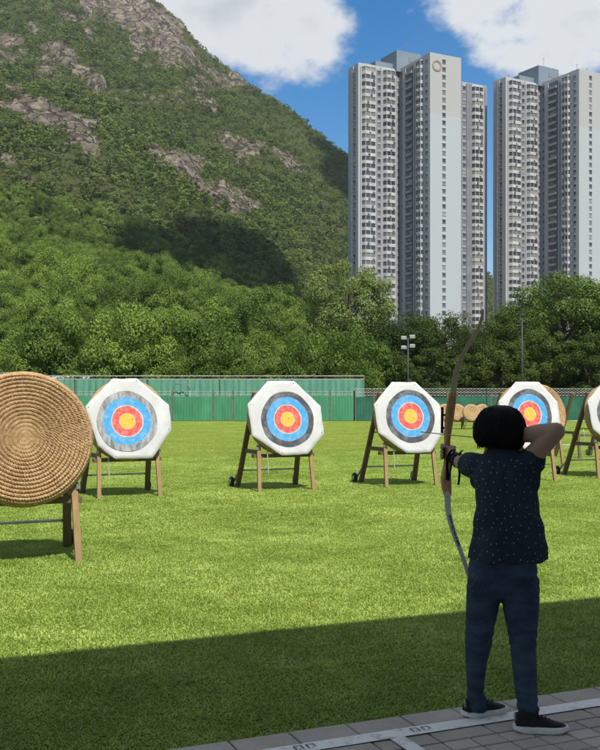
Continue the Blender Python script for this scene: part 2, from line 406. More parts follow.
mh.bump(mh.math('SUBTRACT', mh.math('ADD', rn, rn2), mh.math('MULTIPLY', crack, .8)), 1.0, 5.0)
me.polygons.foreach_set('use_smooth', [True]*len(me.polygons))
tag(link('hill', me, mh.m), kind='structure')

# ------------------------------------------------------------------ foliage
def leaf_cloud(clumps, n_leaf, size, seed, flat=.6, out=1.0):
    """clumps: (x,y,z,r); many leaf-sized faces spread through each clump"""
    r = np.random.default_rng(seed); C = np.array(clumps)
    idx = np.repeat(np.arange(len(C)), n_leaf)
    d = r.normal(size=(len(idx), 3)); d /= np.linalg.norm(d, axis=1)[:, None]
    rad = r.uniform(.25, 1, len(idx))**.45
    c = C[idx, :3]+d*(C[idx, 3]*rad)[:, None]*np.array([1, 1, .78])
    nrm = d*out+r.normal(size=d.shape)*.5+np.array([0, 0, .45]); nrm /= np.linalg.norm(nrm, axis=1)[:, None]
    t = np.cross(nrm, r.normal(size=d.shape)); t /= np.linalg.norm(t, axis=1)[:, None]; b = np.cross(nrm, t)
    s = size*r.uniform(.6, 1.35, len(idx))
    t = t*s[:, None]; b = b*(s*flat)[:, None]
    V = np.stack([c-t, c-b*.9+t*.1, c+t, c+b], 1).reshape(-1, 3)
    return V, np.arange(len(V)).reshape(-1, 4)
def crown_clumps(seed, rx, rz, n, cz, lean=0, open_=0., fat=1.):
    r = np.random.default_rng(seed); out = []
    for k in range(n):
        d = r.normal(size=3); d /= np.linalg.norm(d); q = r.uniform(.35, 1)**.5
        x, y, z = d[0]*rx*q*.86, d[1]*rx*q*.86, d[2]*rz*q*.86
        k2 = 1-.25*max(0, -d[2])
        out.append((x*k2+lean*z, y*k2, cz+z, rx*r.uniform(.15, .29)*(1-open_*.3)*fat))
    return out
M_BARK = simple('bark', (.10, .08, .06), .9, .1, var=.4, scale=8, bump=.6, bscale=20, stretch=(3, 3, .5))
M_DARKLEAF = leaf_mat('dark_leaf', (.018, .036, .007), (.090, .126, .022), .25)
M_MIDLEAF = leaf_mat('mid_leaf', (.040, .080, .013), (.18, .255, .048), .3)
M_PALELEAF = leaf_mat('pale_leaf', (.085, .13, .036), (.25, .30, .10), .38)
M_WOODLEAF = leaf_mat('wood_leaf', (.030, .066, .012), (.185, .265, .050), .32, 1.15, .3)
M_HILLLEAF = leaf_mat('hill_leaf', (.026, .054, .013), (.185, .240, .068), .22, 1.5, .15)
def tree_meshes(seed, H, R, leaf, n, nl, base=.18, open_=0.):
    cz = H*(base+(1-base)*.5); rz = H*(1-base)*.5
    cl = crown_clumps(seed, R, rz*.95, n, cz, 0, open_, 1.22 if H > 11 and not open_ else 1.0)
    V, Q = leaf_cloud(cl, nl, leaf, seed+1)
    crown = np_mesh('crown', V, Q)
    mb = MB(); r = random.Random(seed)
    top = (r.uniform(-.2, .2), r.uniform(-.2, .2), H*.8)
    mb.tube([(0, 0, -.3), (.03, 0, H*.2), (top[0]*.5, top[1]*.5, H*.5), top], [H*.028, H*.022, H*.014, H*.004], 8)
    for k in range(0, len(cl), max(1, len(cl)//14)):
        c = cl[k]; z0 = max(H*.16, min(c[2]-.25*H, H*.6)); q = z0/H
        mb.tube([(top[0]*q, top[1]*q, z0), (c[0]*.55, c[1]*.55, (z0+c[2])/2+.1), c[:3]], [H*.011, H*.007, H*.002], 5)
    return crown, mb.mesh('trunk')
PROTO = {}
def tree(kind, loc, H, R, rz, label, group=None, name='broadleaf_tree'):
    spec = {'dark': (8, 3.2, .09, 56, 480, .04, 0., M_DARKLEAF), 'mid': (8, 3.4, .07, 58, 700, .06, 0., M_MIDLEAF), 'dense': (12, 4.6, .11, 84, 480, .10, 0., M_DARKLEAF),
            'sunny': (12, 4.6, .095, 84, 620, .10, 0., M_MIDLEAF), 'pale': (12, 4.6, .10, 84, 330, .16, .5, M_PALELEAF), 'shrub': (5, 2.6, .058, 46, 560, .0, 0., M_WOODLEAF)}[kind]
    var = random.randint(0, 1)
    if (kind, var) not in PROTO:
        c, tk = tree_meshes(hash((len(kind), ord(kind[0]), var)) % 1000, *spec[:7][:2], spec[2], spec[3], spec[4], spec[5], spec[6])
        c.materials.append(spec[7]); tk.materials.append(M_BARK); PROTO[kind, var] = (c, tk)
    c, tk = PROTO[kind, var]
    t = thing(name, loc, rz, label, 'tree', group)
    for nm, me in (('crown', c), ('trunk', tk)):
        o = bpy.data.objects.new(nm, me); COL.objects.link(o); o.parent = t
    t.scale = (R/spec[1], R/spec[1], H/spec[0])
    return t
def gz1(px, Y): return float(ground_z(np.array([float(px)]), np.array([float(Y)]))[0])
def ptree(kind, px, top, wpx, Y, label, group=None, name='broadleaf_tree'):
    z0 = gz1(px, Y)-.2; H = EYE+(HZ-top)*Y/F-z0
    return tree(kind, (gx(px, Y), Y, z0), H, wpx*Y/F/2*1.12, random.uniform(0, 6.28), label, group, name)
GR_ = 'trees behind the range fence on the right'
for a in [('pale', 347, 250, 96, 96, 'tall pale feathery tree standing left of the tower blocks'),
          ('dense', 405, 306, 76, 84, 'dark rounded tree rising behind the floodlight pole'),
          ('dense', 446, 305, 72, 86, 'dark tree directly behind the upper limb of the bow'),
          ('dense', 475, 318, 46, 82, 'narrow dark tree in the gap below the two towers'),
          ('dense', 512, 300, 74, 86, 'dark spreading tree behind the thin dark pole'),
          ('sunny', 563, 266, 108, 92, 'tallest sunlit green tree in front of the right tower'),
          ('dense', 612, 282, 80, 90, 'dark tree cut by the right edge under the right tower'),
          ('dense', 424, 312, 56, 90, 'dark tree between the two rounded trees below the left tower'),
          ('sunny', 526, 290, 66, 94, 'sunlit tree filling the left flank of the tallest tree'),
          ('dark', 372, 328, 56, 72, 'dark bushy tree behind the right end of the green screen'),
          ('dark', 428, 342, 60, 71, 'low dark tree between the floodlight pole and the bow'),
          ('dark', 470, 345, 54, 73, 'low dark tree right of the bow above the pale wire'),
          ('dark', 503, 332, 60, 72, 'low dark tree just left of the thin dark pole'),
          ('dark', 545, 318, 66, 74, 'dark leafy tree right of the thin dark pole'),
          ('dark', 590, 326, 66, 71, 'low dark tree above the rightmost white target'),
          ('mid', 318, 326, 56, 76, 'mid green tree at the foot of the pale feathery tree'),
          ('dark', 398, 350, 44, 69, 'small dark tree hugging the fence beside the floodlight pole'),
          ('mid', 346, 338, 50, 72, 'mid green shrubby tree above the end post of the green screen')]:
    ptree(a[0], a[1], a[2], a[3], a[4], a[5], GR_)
GL_ = 'trees behind the green screen on the left'
for i, a in enumerate([('mid', 4, 318, 62, 74), ('shrub', 38, 336, 50, 70), ('mid', 72, 322, 58, 75), ('shrub', 104, 338, 48, 70), ('mid', 136, 316, 62, 76), ('shrub', 166, 334, 50, 70), ('mid', 196, 318, 60, 75), ('shrub', 228, 336, 50, 70), ('mid', 258, 322, 58, 76), ('shrub', 288, 338, 46, 70)]):
    lab = ['bushy green tree at the left edge above the large straw target', 'low leafy shrub tree behind the pale shed roof',
           'bushy green tree rising behind the right end of the pale shed roof', 'low shrub tree behind the leftmost white target, nearer its left side',
           'round bushy tree directly above the leftmost white target', 'low shrub tree just right of the leftmost white target',
           'bushy green tree above the dark bracket on the green screen', 'low shrub tree midway between the two left white targets',
           'bushy green tree above the left shoulder of the second white target', 'low shrub tree directly above the second white target'][i]
    ptree(a[0], a[1], a[2], a[3], a[4], lab, GL_)

def gn_stuff(name, pts, scl, rot, meshes, mat, parent=None):
    """one object: meshes spread over points by geometry nodes"""
    coll = bpy.data.collections.new(name+'_source')
    for me in meshes:
        if len(me.materials) == 0: me.materials.append(mat)
        coll.objects.link(bpy.data.objects.new(name+'_piece', me))
    me = bpy.data.meshes.new(name); me.vertices.add(len(pts)); me.vertices.foreach_set('co', np.asarray(pts, np.float32).ravel())
    a = me.attributes.new('size', 'FLOAT_VECTOR', 'POINT'); a.data.foreach_set('vector', np.asarray(scl, np.float32).ravel())
    a = me.attributes.new('turn', 'FLOAT_VECTOR', 'POINT'); a.data.foreach_set('vector', np.asarray(rot, np.float32).ravel())
    a = me.attributes.new('pick', 'INT', 'POINT'); a.data.foreach_set('value', rng.integers(0, len(meshes), len(pts)).astype(np.int32))
    me.materials.append(mat)
    o = bpy.data.objects.new(name, me); COL.objects.link(o)
    g = bpy.data.node_groups.new(name, 'GeometryNodeTree')
    g.interface.new_socket('Geometry', in_out='INPUT', socket_type='NodeSocketGeometry')
    g.interface.new_socket('Geometry', in_out='OUTPUT', socket_type='NodeSocketGeometry')
    gi, go = g.nodes.new('NodeGroupInput'), g.nodes.new('NodeGroupOutput')
    ci = g.nodes.new('GeometryNodeCollectionInfo'); ci.inputs[0].default_value = coll; ci.inputs['Separate Children'].default_value = True
    ci.inputs['Reset Children'].default_value = True
    ip = g.nodes.new('GeometryNodeInstanceOnPoints'); ip.inputs['Pick Instance'].default_value = True
    def na(n, t):
        x = g.nodes.new('GeometryNodeInputNamedAttribute'); x.data_type = t; x.inputs[0].default_value = n; return x.outputs[0]
    g.links.new(gi.outputs[0], ip.inputs['Points']); g.links.new(ci.outputs[0], ip.inputs['Instance'])
    g.links.new(na('pick', 'INT'), ip.inputs['Instance Index'])
    g.links.new(na('turn', 'FLOAT_VECTOR'), ip.inputs['Rotation']); g.links.new(na('size', 'FLOAT_VECTOR'), ip.inputs['Scale'])
    g.links.new(ip.outputs[0], go.inputs[0])
    mo = o.modifiers.new('scatter', 'NODES'); mo.node_group = g
    return tag(o, kind='stuff')
# woodland on the spur behind the fence
def unit_crown(seed, n, nl, leaf):
    V, Q = leaf_cloud(crown_clumps(seed, 1, .8, n, .75), nl, leaf, seed+5, .7, 1.25); return np_mesh('crown', V, Q)
wood_m = [unit_crown(40+k, 42, 290, .0215) for k in range(4)]
P = []; SC = []
n = 5600
px = rng.uniform(-260, 1000, n*3); Y = np.sqrt(rng.uniform(70**2, 330**2, n*3))
keep = np.where(px < 400, True, (Y < 170) & (Y > 98))
keep &= ~((px > 318) & (px < 400) & (Y > 190))
px, Y = px[keep][:n], Y[keep][:n]
px = np.concatenate([px, rng.uniform(-60, 366, 150)]); Y = np.concatenate([Y, rng.uniform(68.6, 71, 150)])      # undergrowth along the fence
z = ground_z(px, Y); X = gx(px, Y)
s = rng.uniform(1.3, 3.2, len(px))**1.0*np.where(rng.uniform(0, 1, len(px)) < .18, 1.5, 1)*np.where(Y < 84, .85, np.where(Y < 100, .85, 1))
s = np.where((px > 300), s*.9, s)
gn_stuff('woodland', np.stack([X, Y, z-.4], -1), np.stack([s, s, s*rng.uniform(.9, 1.5, len(s))], -1),
         np.stack([rng.normal(0, .12, len(s)), rng.normal(0, .12, len(s)), rng.uniform(0, 6.28, len(s))], -1), wood_m, M_WOODLEAF)
# scrub on the hillside
bush_m = [unit_crown(80+k, 12, 60, .060) for k in range(4)]
n = 140000
px = rng.uniform(-260, 640, n); Y = np.sqrt(rng.uniform(300**2, 1040**2, n))
k = Y < ridge(px)+25; px, Y = px[k], Y[k]
ci_ = np.clip(np.searchsorted(pxs, px), 1, ncol-1); ri_ = np.clip(np.searchsorted(rows, Y), 1, nr-1)
fx = (px-pxs[ci_-1])/(pxs[ci_]-pxs[ci_-1]); fy = (Y-rows[ri_-1])/(rows[ri_]-rows[ri_-1])
def bil(G): return (G[ri_-1, ci_-1]*(1-fx)+G[ri_-1, ci_]*fx)*(1-fy)+(G[ri_, ci_-1]*(1-fx)+G[ri_, ci_]*fx)*fy
z, rk = bil(GZ), bil(RM)
X = gx(px, Y); patch = fbm(X/60, Y/60, 4, 15); patch2 = fbm(X/17, Y/17, 3, 19)
high_ = np.clip((Y-420)/450, 0, 1)
prob = np.clip(1.0-.30*high_+.8*patch+.5*patch2, .25, 1)*np.clip(1-1.15*rk+1.1*np.maximum(fbm(X/9, Y/14, 3, 23)-.05, 0)+.3*np.maximum(patch2, 0), .05, 1)
k = rng.uniform(0, 1, len(px)) < prob
X, Y, z, high_, rk, patch = X[k], Y[k], z[k], high_[k], rk[k], patch[k]
s = np.minimum(rng.lognormal(.46, .58, len(X)), 4.6)*(1-.36*high_)*(1-.4*rk)*(1+.25*patch)
gn_stuff('hillside_scrub', np.stack([X, Y, z-.3], -1), np.stack([s, s, s*rng.uniform(.7, 1.15, len(s))], -1),
         np.stack([rng.normal(0, .2, len(s)), rng.normal(0, .2, len(s)), rng.uniform(0, 6.28, len(s))], -1), bush_m, M_HILLLEAF)

# two clouds overhead whose shade lies on the hillside
M_CLOUD = simple('cloud', (.85, .86, .88), 1, 0, var=.05)
def cloud(cx, cy, cz, rx, ry, rz, seed):
    r = random.Random(seed); m = MB()
    for k in range(26):
        a = r.uniform(0, 6.28); q = r.uniform(0, 1)**.5
        b = r.uniform(.28, .5)
        m.ball((cx+rx*q*.8*math.cos(a), cy+ry*q*.8*math.sin(a), cz+r.uniform(-.4, .5)*rz), (rx*b, ry*b, rz*b*1.2), 14)
    tag(m.build('cloud', M_CLOUD, None, True), kind='structure')
def over(px, py, Y, up): p = at(px, py, Y); return (p.x+.28*up, p.y-.65*up, p.z+up)
cloud(*over(225, 288, 335, 740), 36, 60, 14, 5)
cloud(*over(285, 300, 315, 760), 22, 40, 12, 8)
cloud(*over(343, 190, 700, 720), 20, 80, 18, 6)
cloud(*over(325, 148, 745, 760), 11, 26, 12, 9)

# ------------------------------------------------------------------ grass blades on the lawn
mbl = Mat('grass_blade', (.2, .25, .03), .5, .22)
gg = mbl.new('ShaderNodeNewGeometry')
p1 = mbl.noise(.42, 5, .62, vec=gg.outputs['Position']); p2 = mbl.noise(2.6, 4, .6, vec=gg.outputs['Position'])      # paler worn and greener lush patches
pf = mbl.math('ADD', mbl.math('MULTIPLY', p1, .8), mbl.math('MULTIPLY', p2, .55))
pf = mbl.math('ADD', mbl.math('MULTIPLY', gg.outputs['Random Per Island'], .30), mbl.math('SUBTRACT', pf, .32))
gcol = mbl.ramp(pf, [(.2, (.105, .182, .022)), (.46, (.255, .36, .062)), (.76, (.50, .585, .17))]); mbl.col(gcol)
tb = mbl.new('ShaderNodeBsdfTranslucent'); mbl.l.new(mbl.mix(1.0, gcol, (1.1, 1.15, .5), 'MULTIPLY'), tb.inputs[0])
mxs = mbl.new('ShaderNodeMixShader'); mxs.inputs[0].default_value = .38
mbl.l.new(mbl.b.outputs[0], mxs.inputs[1]); mbl.l.new(tb.outputs[0], mxs.inputs[2]); mbl.l.new(mxs.outputs[0], mbl.n['Material Output'].inputs[0])
M_BLADE = mbl.m
def grass_patch(n, seed, L, w):
    r = np.random.default_rng(seed)
    p = np.concatenate([r.uniform(-.56, .56, (n, 2)), np.zeros((n, 1))], 1); a = r.uniform(0, 6.28, n); ln = L*r.uniform(.5, 1.2, n); lean = r.uniform(.55, 1.42, n)
    d = np.stack([np.cos(a)*np.sin(lean), np.sin(a)*np.sin(lean), np.cos(lean)], -1); sd = np.stack([-np.sin(a), np.cos(a), 0*a], -1)*(w/2)
    m1 = p+d*(ln*.55)[:, None]; d2 = d-np.array([0, 0, .55]); tip = m1+d2*(ln*.5)[:, None]; tip[:, 2] = np.maximum(tip[:, 2], .004)
    V = np.stack([p-sd, p+sd, m1+sd*1.1, m1-sd*1.1, tip], 1).reshape(-1, 3)
    b = np.arange(n)*5
    Q = np.stack([b, b+1, b+2, b+3], -1); T = np.stack([b+3, b+2, b+4, b+4], -1)
    me = bpy.data.meshes.new('patch'); me.from_pydata(V.tolist(), [], Q.tolist()+[t[:3] for t in T.tolist()]); me.update(); return me
def lawn_points(t0, n, step):
    """patch centres in rows parallel to the shooting line, only where they can be seen"""
    out = []
    for r in range(n):
        for k in range(-60, 90):
            p = st(k*step, t0+r*step)
            if p.y < 2.5 or abs(p.x) > .36*p.y+1.6 or p.y > 60.5: continue
            out.append(tuple(p))
    return out
def add_grass(name, pts, meshes, sx=1):
    n = len(pts)
    gn_stuff(name, pts, np.stack([np.full(n, sx), np.full(n, sx), rng.uniform(.85, 1.15, n)], -1), np.stack([np.zeros(n), np.zeros(n), A+rng.integers(0, 4, n)*PI/2], -1), meshes, M_BLADE)
add_grass('near_grass', lawn_points(EDGE+.54, 7, 1.0), [grass_patch(9000, 5+k, .030, .0056) for k in range(4)])
add_grass('mid_grass', lawn_points(EDGE+7.54, 14, 1.0), [grass_patch(3600, 15+k, .027, .0085) for k in range(4)])
add_grass('far_grass', lawn_points(EDGE+22.04, 24, 2.0), [grass_patch(1700, 25+k, .014, .009) for k in range(4)], 2.0)

# ================================================================== TOWERS
M_TW = Mat('tower_paint', (.55, .55, .53), .8, .2)
tn = M_TW.noise(.05, 6, .65, stretch=(1, 1, .12)); M_TW.col(M_TW.ramp(tn, [(.3, (.32, .325, .33)), (.7, (.40, .40, .40))])); M_TW = M_TW.m
mt = Mat('end_wall_paint', (.5, .5, .5), .8, .2)
sx = mt.new('ShaderNodeSeparateXYZ'); mt.l.new(mt.coord('Object'), sx.inputs[0])
two = mt.math('GREATER_THAN', sx.outputs[2], 99.5)
st_ = mt.noise(.12, 6, .65, stretch=(1, 1, .08))
base = mt.mix(two, (.36, .385, .395), (.355, .352, .342)); mt.col(mt.mix(mt.math('MULTIPLY', st_, .25), base, (.30, .31, .31))); M_TEND = mt.m
M_TDARK = simple('dark_fitting_recess_shade', (.17, .175, .19), .8, .2, var=.2, scale=.3)  # dark fittings; on walls this tone stands in for recess shade
M_TSIDE = simple('grey_wall_paint', (.25, .255, .265), .8, .2, var=.12, scale=.2)
M_TWHITE = simple('bay_paint', (.39, .388, .375), .75, .25, var=.25, scale=.4)
M_PLANT = simple('plant_room_blue', (.155, .20, .235), .6, .3, var=.1, scale=.2)
M_EMBL = simple('emblem_bronze', (.27, .23, .17), .5, .4, var=.1)
mgl = Mat('window_glass', (.03, .035, .04), .12, .6)
oi = mgl.new('ShaderNodeNewGeometry'); ob = mgl.new('ShaderNodeObjectInfo')
mgl.col(mgl.ramp(mgl.math('FRACT', mgl.math('ADD', oi.outputs['Random Per Island'], ob.outputs['Random'])), [(.0, (.03, .035, .042)), (.45, (.06, .066, .074)), (.7, (.12, .125, .13)), (.93, (.19, .185, .17)), (1, (.27, .25, .22))]))  # random pane tints for curtains; paler values also stand in for reflected sky
M_GLASS = mgl.m
FL = 2.66; NF = 44; TH = 120.6; Z0 = TH-NF*FL-1.2
def tower(ox, oy, th):
    t = thing('apartment_tower', (ox, oy, 0), th, 'left tall pale apartment tower with a bronze ring emblem near its roof', 'building', 'apartment towers')
    M3 = [M_TW, M_TEND, M_TDARK, M_TSIDE, M_TWHITE]
    m = MB()
    def vol(u0, u1, v0, v1, h, mi=0): m.box(u0, u1, v0, v1, -.5, h, mi)
    vol(.4, 13.1, .3, 23, TH-1.2, 3)                # front wing core
    vol(-16.8, .4, 20.3, 27, TH-1.2, 3)           # left wing core
    vol(13.1, 40.5, 21, 27.5, TH-1.2, 3)            # right wing core
    vol(.4, 13.1, 23, 44, TH-1.2, 3)                # rear wing
    m.box(0, 13.2, 0, .3, -.5, TH, 1)               # end wall panel
    m.box(-.02, .4, .3, 4.3, -.5, TH, 0); m.box(-.02, .4, 8.6, 10.4, -.5, TH-.8, 0); m.box(0, .4, 15.5, 17.5, -.5, TH-1, 0)
    m.box(.35, .4, 11, 15.4, -.5, TH-1.3, 2)  # dark strip stands in for shade in the side recess
    m.box(13.1, 13.4, .3, 5, -.5, TH, 0)
    # left wing piers
    for (a, b) in ((-17, -15.6), (-9.7, -9.0), (-7.6, -6.7), (-1.3, -.6)): m.box(a, b, 20.0, 20.3, -.5, TH-.4, 0)
    m.box(-17.1, -16.8, 20.0, 22.0, -.5, TH-.4, 0); m.box(-17.1, -16.8, 23.6, 27.1, -.5, TH-.4, 0)
    for (a, b) in ((19.0, 22.5), (26.0, 29.0), (31.0, 33.5), (38.8, 40.6)): m.box(a, b, 20.7, 21, -.5, TH-.4, 2 if b < 33.6 else 3)  # dark piers carry the shade of the right wing's recess
    for (px_, py_) in ((-16.2, 19.93), (-9.3, 19.93), (-7.2, 19.93), (-1.0, 19.93), (39.6, 20.63), (21, 20.63), (27, 20.63)):
        m.box(px_-.09, px_+.09, py_-.12, py_+.067, -.4, TH-1.5, 2)                       # drain pipes
    for (px_, py_) in ((-.09, 5.2), (-.09, 9.4), (.27, 16.4), (.33, 10.7), (-17.2, 24.6)):
        m.box(px_-.12, px_+.068, py_-.09, py_+.09, -.4, TH-1.5, 2)
    # parapets
    for (a, b, c, d) in ((.2, 13.0, .31, 22.9), (-16.7, .1, 20.4, 26.9), (13.2, 40.4, 21.1, 27.4), (.5, 13, 23.1, 43.9)):
        m.box(a, b, c, c+.25, TH-1.2, TH, 0); m.box(a, b, d-.25, d, TH-1.2, TH, 0)
        m.box(a, a+.25, c+.25, d-.25, TH-1.2, TH, 0); m.box(b-.25, b, c+.25, d-.25, TH-1.2, TH, 0)
    m.build('wall', M3, t)
    m = MB(); m.box(-1.5, 9, 19, 30, TH-1.2, TH+6.5); m.box(9.01, 13, 18, 26, TH-1.2, TH+3.2); m.box(-9, -1.51, 21.5, 25.5, TH-1.2, TH+2.2)
    m.build('plant_room', M_PLANT, t)
    m = MB(); m.box(3.5, 8.5, 18.93, 18.99, TH+2.8, TH+4.6); m.build('plant_room_louvre', M_TDARK, t)
    for (a, b, h_) in ((2, 3, 3.2), (7, 12, 2.4), (10.5, 6, 4.0), (-12, 24, 3.0), (-5, 23, 2.0), (22, 24, 3.4), (34, 25, 2.2), (6, 24, 4.5)):
        z0_ = TH+6.5 if (a, b) == (6, 24) else TH-1.2
        m = MB(); m.tube([(a, b, z0_), (a, b, z0_+h_+1)], .07, 6); m.bar((a-.7, b, z0_+h_+.6), (a+.7, b, z0_+h_+.6), .06, .06); m.build('aerial', M_TDARK, t)
    for (a, b) in ((3, 8), (9.5, 14), (-13, 22.5), (27, 23)):
        m = MB(); m.box(a, a+2.6, b, b+2.6, TH-1.2, TH+1.0); m.build('water_tank', M_TSIDE, t)
    m = MB()
    ring = [[(2.9+(r)*math.cos(a), y, 116.4+r*math.sin(a)) for (r, y) in ((2.0, -.003), (2.0, -.18), (1.35, -.18), (1.35, -.003))] for a in [2*PI*k/28 for k in range(29)]]
    m.loft(ring, cap=False); m.build('ring_emblem', M_EMBL, t)
    # bays: projecting windows floor by floor
    def bay(mb, F_, w, dep, z, panes, ac=True):
        """F_(a,b,z): a along the wall 0..w, b outwards"""
        def prism(a0, a1, b0, b1, zz0, zz1, ch, mi):
            bot = [F_(a0, b0, zz0), F_(a1, b0, zz0), F_(a1-ch, b1, zz0), F_(a0+ch, b1, zz0)]
            top = [F_(a0, b0, zz1), F_(a1, b0, zz1), F_(a1-ch, b1, zz1), F_(a0+ch, b1, zz1)]
            mb.loft([bot, top], mi)
        ch = dep*.5
        prism(0, w, 0, dep, z, z+.88, ch, 0)
        prism(.1, w-.1, 0, dep-.18, z+.88, z+FL-.28, ch, 1)
        prism(0, w, 0, dep, z+FL-.28, z+FL-.004, ch, 0)
        for k in range(panes+1):
            a = ch+.02+(w-2*ch-.2)*k/panes
            prism(a, a+.16, dep-.19, dep-.02, z+.88, z+FL-.28, 0, 0)
        if ac:
            a = random.uniform(.8, w-1.6)
            prism(a, a+.8, dep-.01, dep+.34, z+.25, z+.75, 0, 2 if random.random() < .5 else 0)
    cols = []
    def fr(u0, v0): return lambda a, b, z: (u0+a, v0-b, z)
    def ls(u0, v0): return lambda a, b, z: (u0-b, v0-a, z)
    cols.append((fr(-15.55, 20.3), 5.8, 1.5, 2)); cols.append((fr(-6.65, 20.3), 5.3, 1.5, 2))
    cols.append((ls(.4, 8.5), 4.1, 1.1, 2)); cols.append((fr(33.6, 21), 5.2, 1.3, 2))
    rest = MB(); cnt = 0
    for fl in range(NF-1, -1, -1):
        z = Z0+fl*FL
        for ci, (Fn, w, dep, pn) in enumerate(cols):
            if cnt < 100 and ci in (0, 1, 2):
                b = MB(); bay(b, Fn, w, dep, z, pn); b.build('bay_window', [M_TWHITE, M_GLASS, M_TDARK], t); cnt += 1
            else: bay(rest, Fn, w, dep, z, pn)
    o = rest.build('bay_windows', [M_TWHITE, M_GLASS, M_TDARK], t); o['kind'] = 'stuff'
    # flat windows
    wc = [(lambda z: (5.2, -.004, z), (1, 0), 1.35, 1.3), (lambda z: (-17.104, 23.3, z), (0, -1), 1.0, 1.3), (lambda z: (-8.95, 20.296, z), (1, 0), 1.3, 1.3),
          (lambda z: (-.5, 20.296, z), (1, 0), .8, 1.3), (lambda z: (.396, 18.6, z), (0, -1), 1.0, 1.3), (lambda z: (.346, 14.6, z), (0, -1), 3.0, 1.5),
          (lambda z: (-.024, 2.6, z), (0, -1), 1.2, 1.1), (lambda z: (23.2, 20.996, z), (1, 0), 1.0, 1.4), (lambda z: (29.4, 20.996, z), (1, 0), 1.4, 1.4), (lambda z: (16.5, 20.996, z), (1, 0), 1.6, 1.4)]
    def win(mb, p, d, w, h):
        x, y, z = p; dx, dy = d; nx, ny = (dy, -dx) if dx else (-1, 0)
        nx, ny = (0, -1) if dx else (-1, 0)
        def blk(a0, a1, z0_, z1_, o, mi):
            P0 = [(x+dx*a0, y+dy*a0), (x+dx*a1, y+dy*a1)]; P1 = [(q[0]+nx*o, q[1]+ny*o) for q in P0]
            mb.loft([[(*P0[0], z0_), (*P0[1], z0_), (*P1[1], z0_), (*P1[0], z0_)], [(*P0[0], z1_), (*P0[1], z1_), (*P1[1], z1_), (*P1[0], z1_)]], mi)
        blk(0, w, z+.8, z+.8+h, .05, 1); blk(-.1, w+.1, z+.70, z+.796, .14, 0); blk(-.1, w+.1, z+.804+h, z+.9+h, .2, 0)
    rest = MB(); cnt = 0
    for fl in range(NF-1, -1, -1):
        z = Z0+fl*FL
        for ci, (pf, d, w, h) in enumerate(wc):
            if ci in (0, 1, 6) and cnt < 100:
                b = MB(); win(b, pf(z), d, w, h); b.build('window', [M_TWHITE, M_GLASS], t); cnt += 1
            else: win(rest, pf(z), d, w, h)
    # slabs of the recessed stair landings
    o = rest.build('windows', [M_TWHITE, M_GLASS], t); o['kind'] = 'stuff'
    m = MB()
    for fl in range(NF): m.box(-.5, .34, 11.1, 15.3, Z0+fl*FL-.1, Z0+fl*FL+.75)
    m.build('landing_balconies', M_TSIDE, t)
    return t
TA = math.radians(27)
t1 = tower(gx(430, 340), 340, TA)
bpy.context.view_layer.update()
t2 = copy_tree(t1); t2.location = (gx(579, 357), 357, 0); t2.rotation_euler.z = math.radians(30.5)
for c in list(t2.children):
    if c.name.startswith('ring_emblem'): bpy.data.objects.remove(c)
t2['label'] = 'right tall pale apartment tower cut off by the right edge of the picture'

# ================================================================== FENCES
FY = 62.0
M_GSHEET = Mat('green_sheet', (.06, .26, .13), .55, .3)
x = M_GSHEET.noise(1.3, 5, .6, stretch=(1, 1, .35)); M_GSHEET.col(M_GSHEET.ramp(x, [(.25, (.028, .125, .062)), (.5, (.046, .19, .098)), (.75, (.062, .235, .125))])); M_GSHEET = M_GSHEET.m
M_DGSHEET = simple('dark_green_sheet', (.022, .10, .062), .55, .3, var=.35, scale=1.2)
M_RUSTPOST = simple('weathered_post', (.12, .11, .09), .7, .3, var=.4, scale=8)
mn = Mat('teal_netting', (.13, .31, .22), .8, .1)
x = mn.noise(2.5, 5, .65, stretch=(2.5, 1, .4)); mn.col(mn.ramp(x, [(.3, (.075, .205, .14)), (.7, (.125, .28, .20))])); M_NET = mn.m
M_WIRE = simple('pale_wire', (.42, .41, .38), .5, .4, .3, var=.2)
M_SHED = simple('pale_blue_roof', (.42, .47, .50), .5, .35, var=.1, scale=.7)
def corr(mb, x0, x1, y, z0, z1, pitch=.18, amp=.009, mi=0):
    n = max(2, int((x1-x0)/pitch*2)); vs = []; fs = []
    for k in range(n+1):
        xx = x0+(x1-x0)*k/n; yy = y+(amp if k % 2 else -amp)
        vs += [(xx, yy, z0), (xx, yy, z1), (xx, yy+.012, z0), (xx, yy+.012, z1)]
    for k in range(n):
        a = 4*k; fs += [(a, a+4, a+5, a+1), (a+2, a+3, a+7, a+6), (a+1, a+5, a+7, a+3), (a, a+2, a+6, a+4)]
    mb.add(vs, fs, mi)
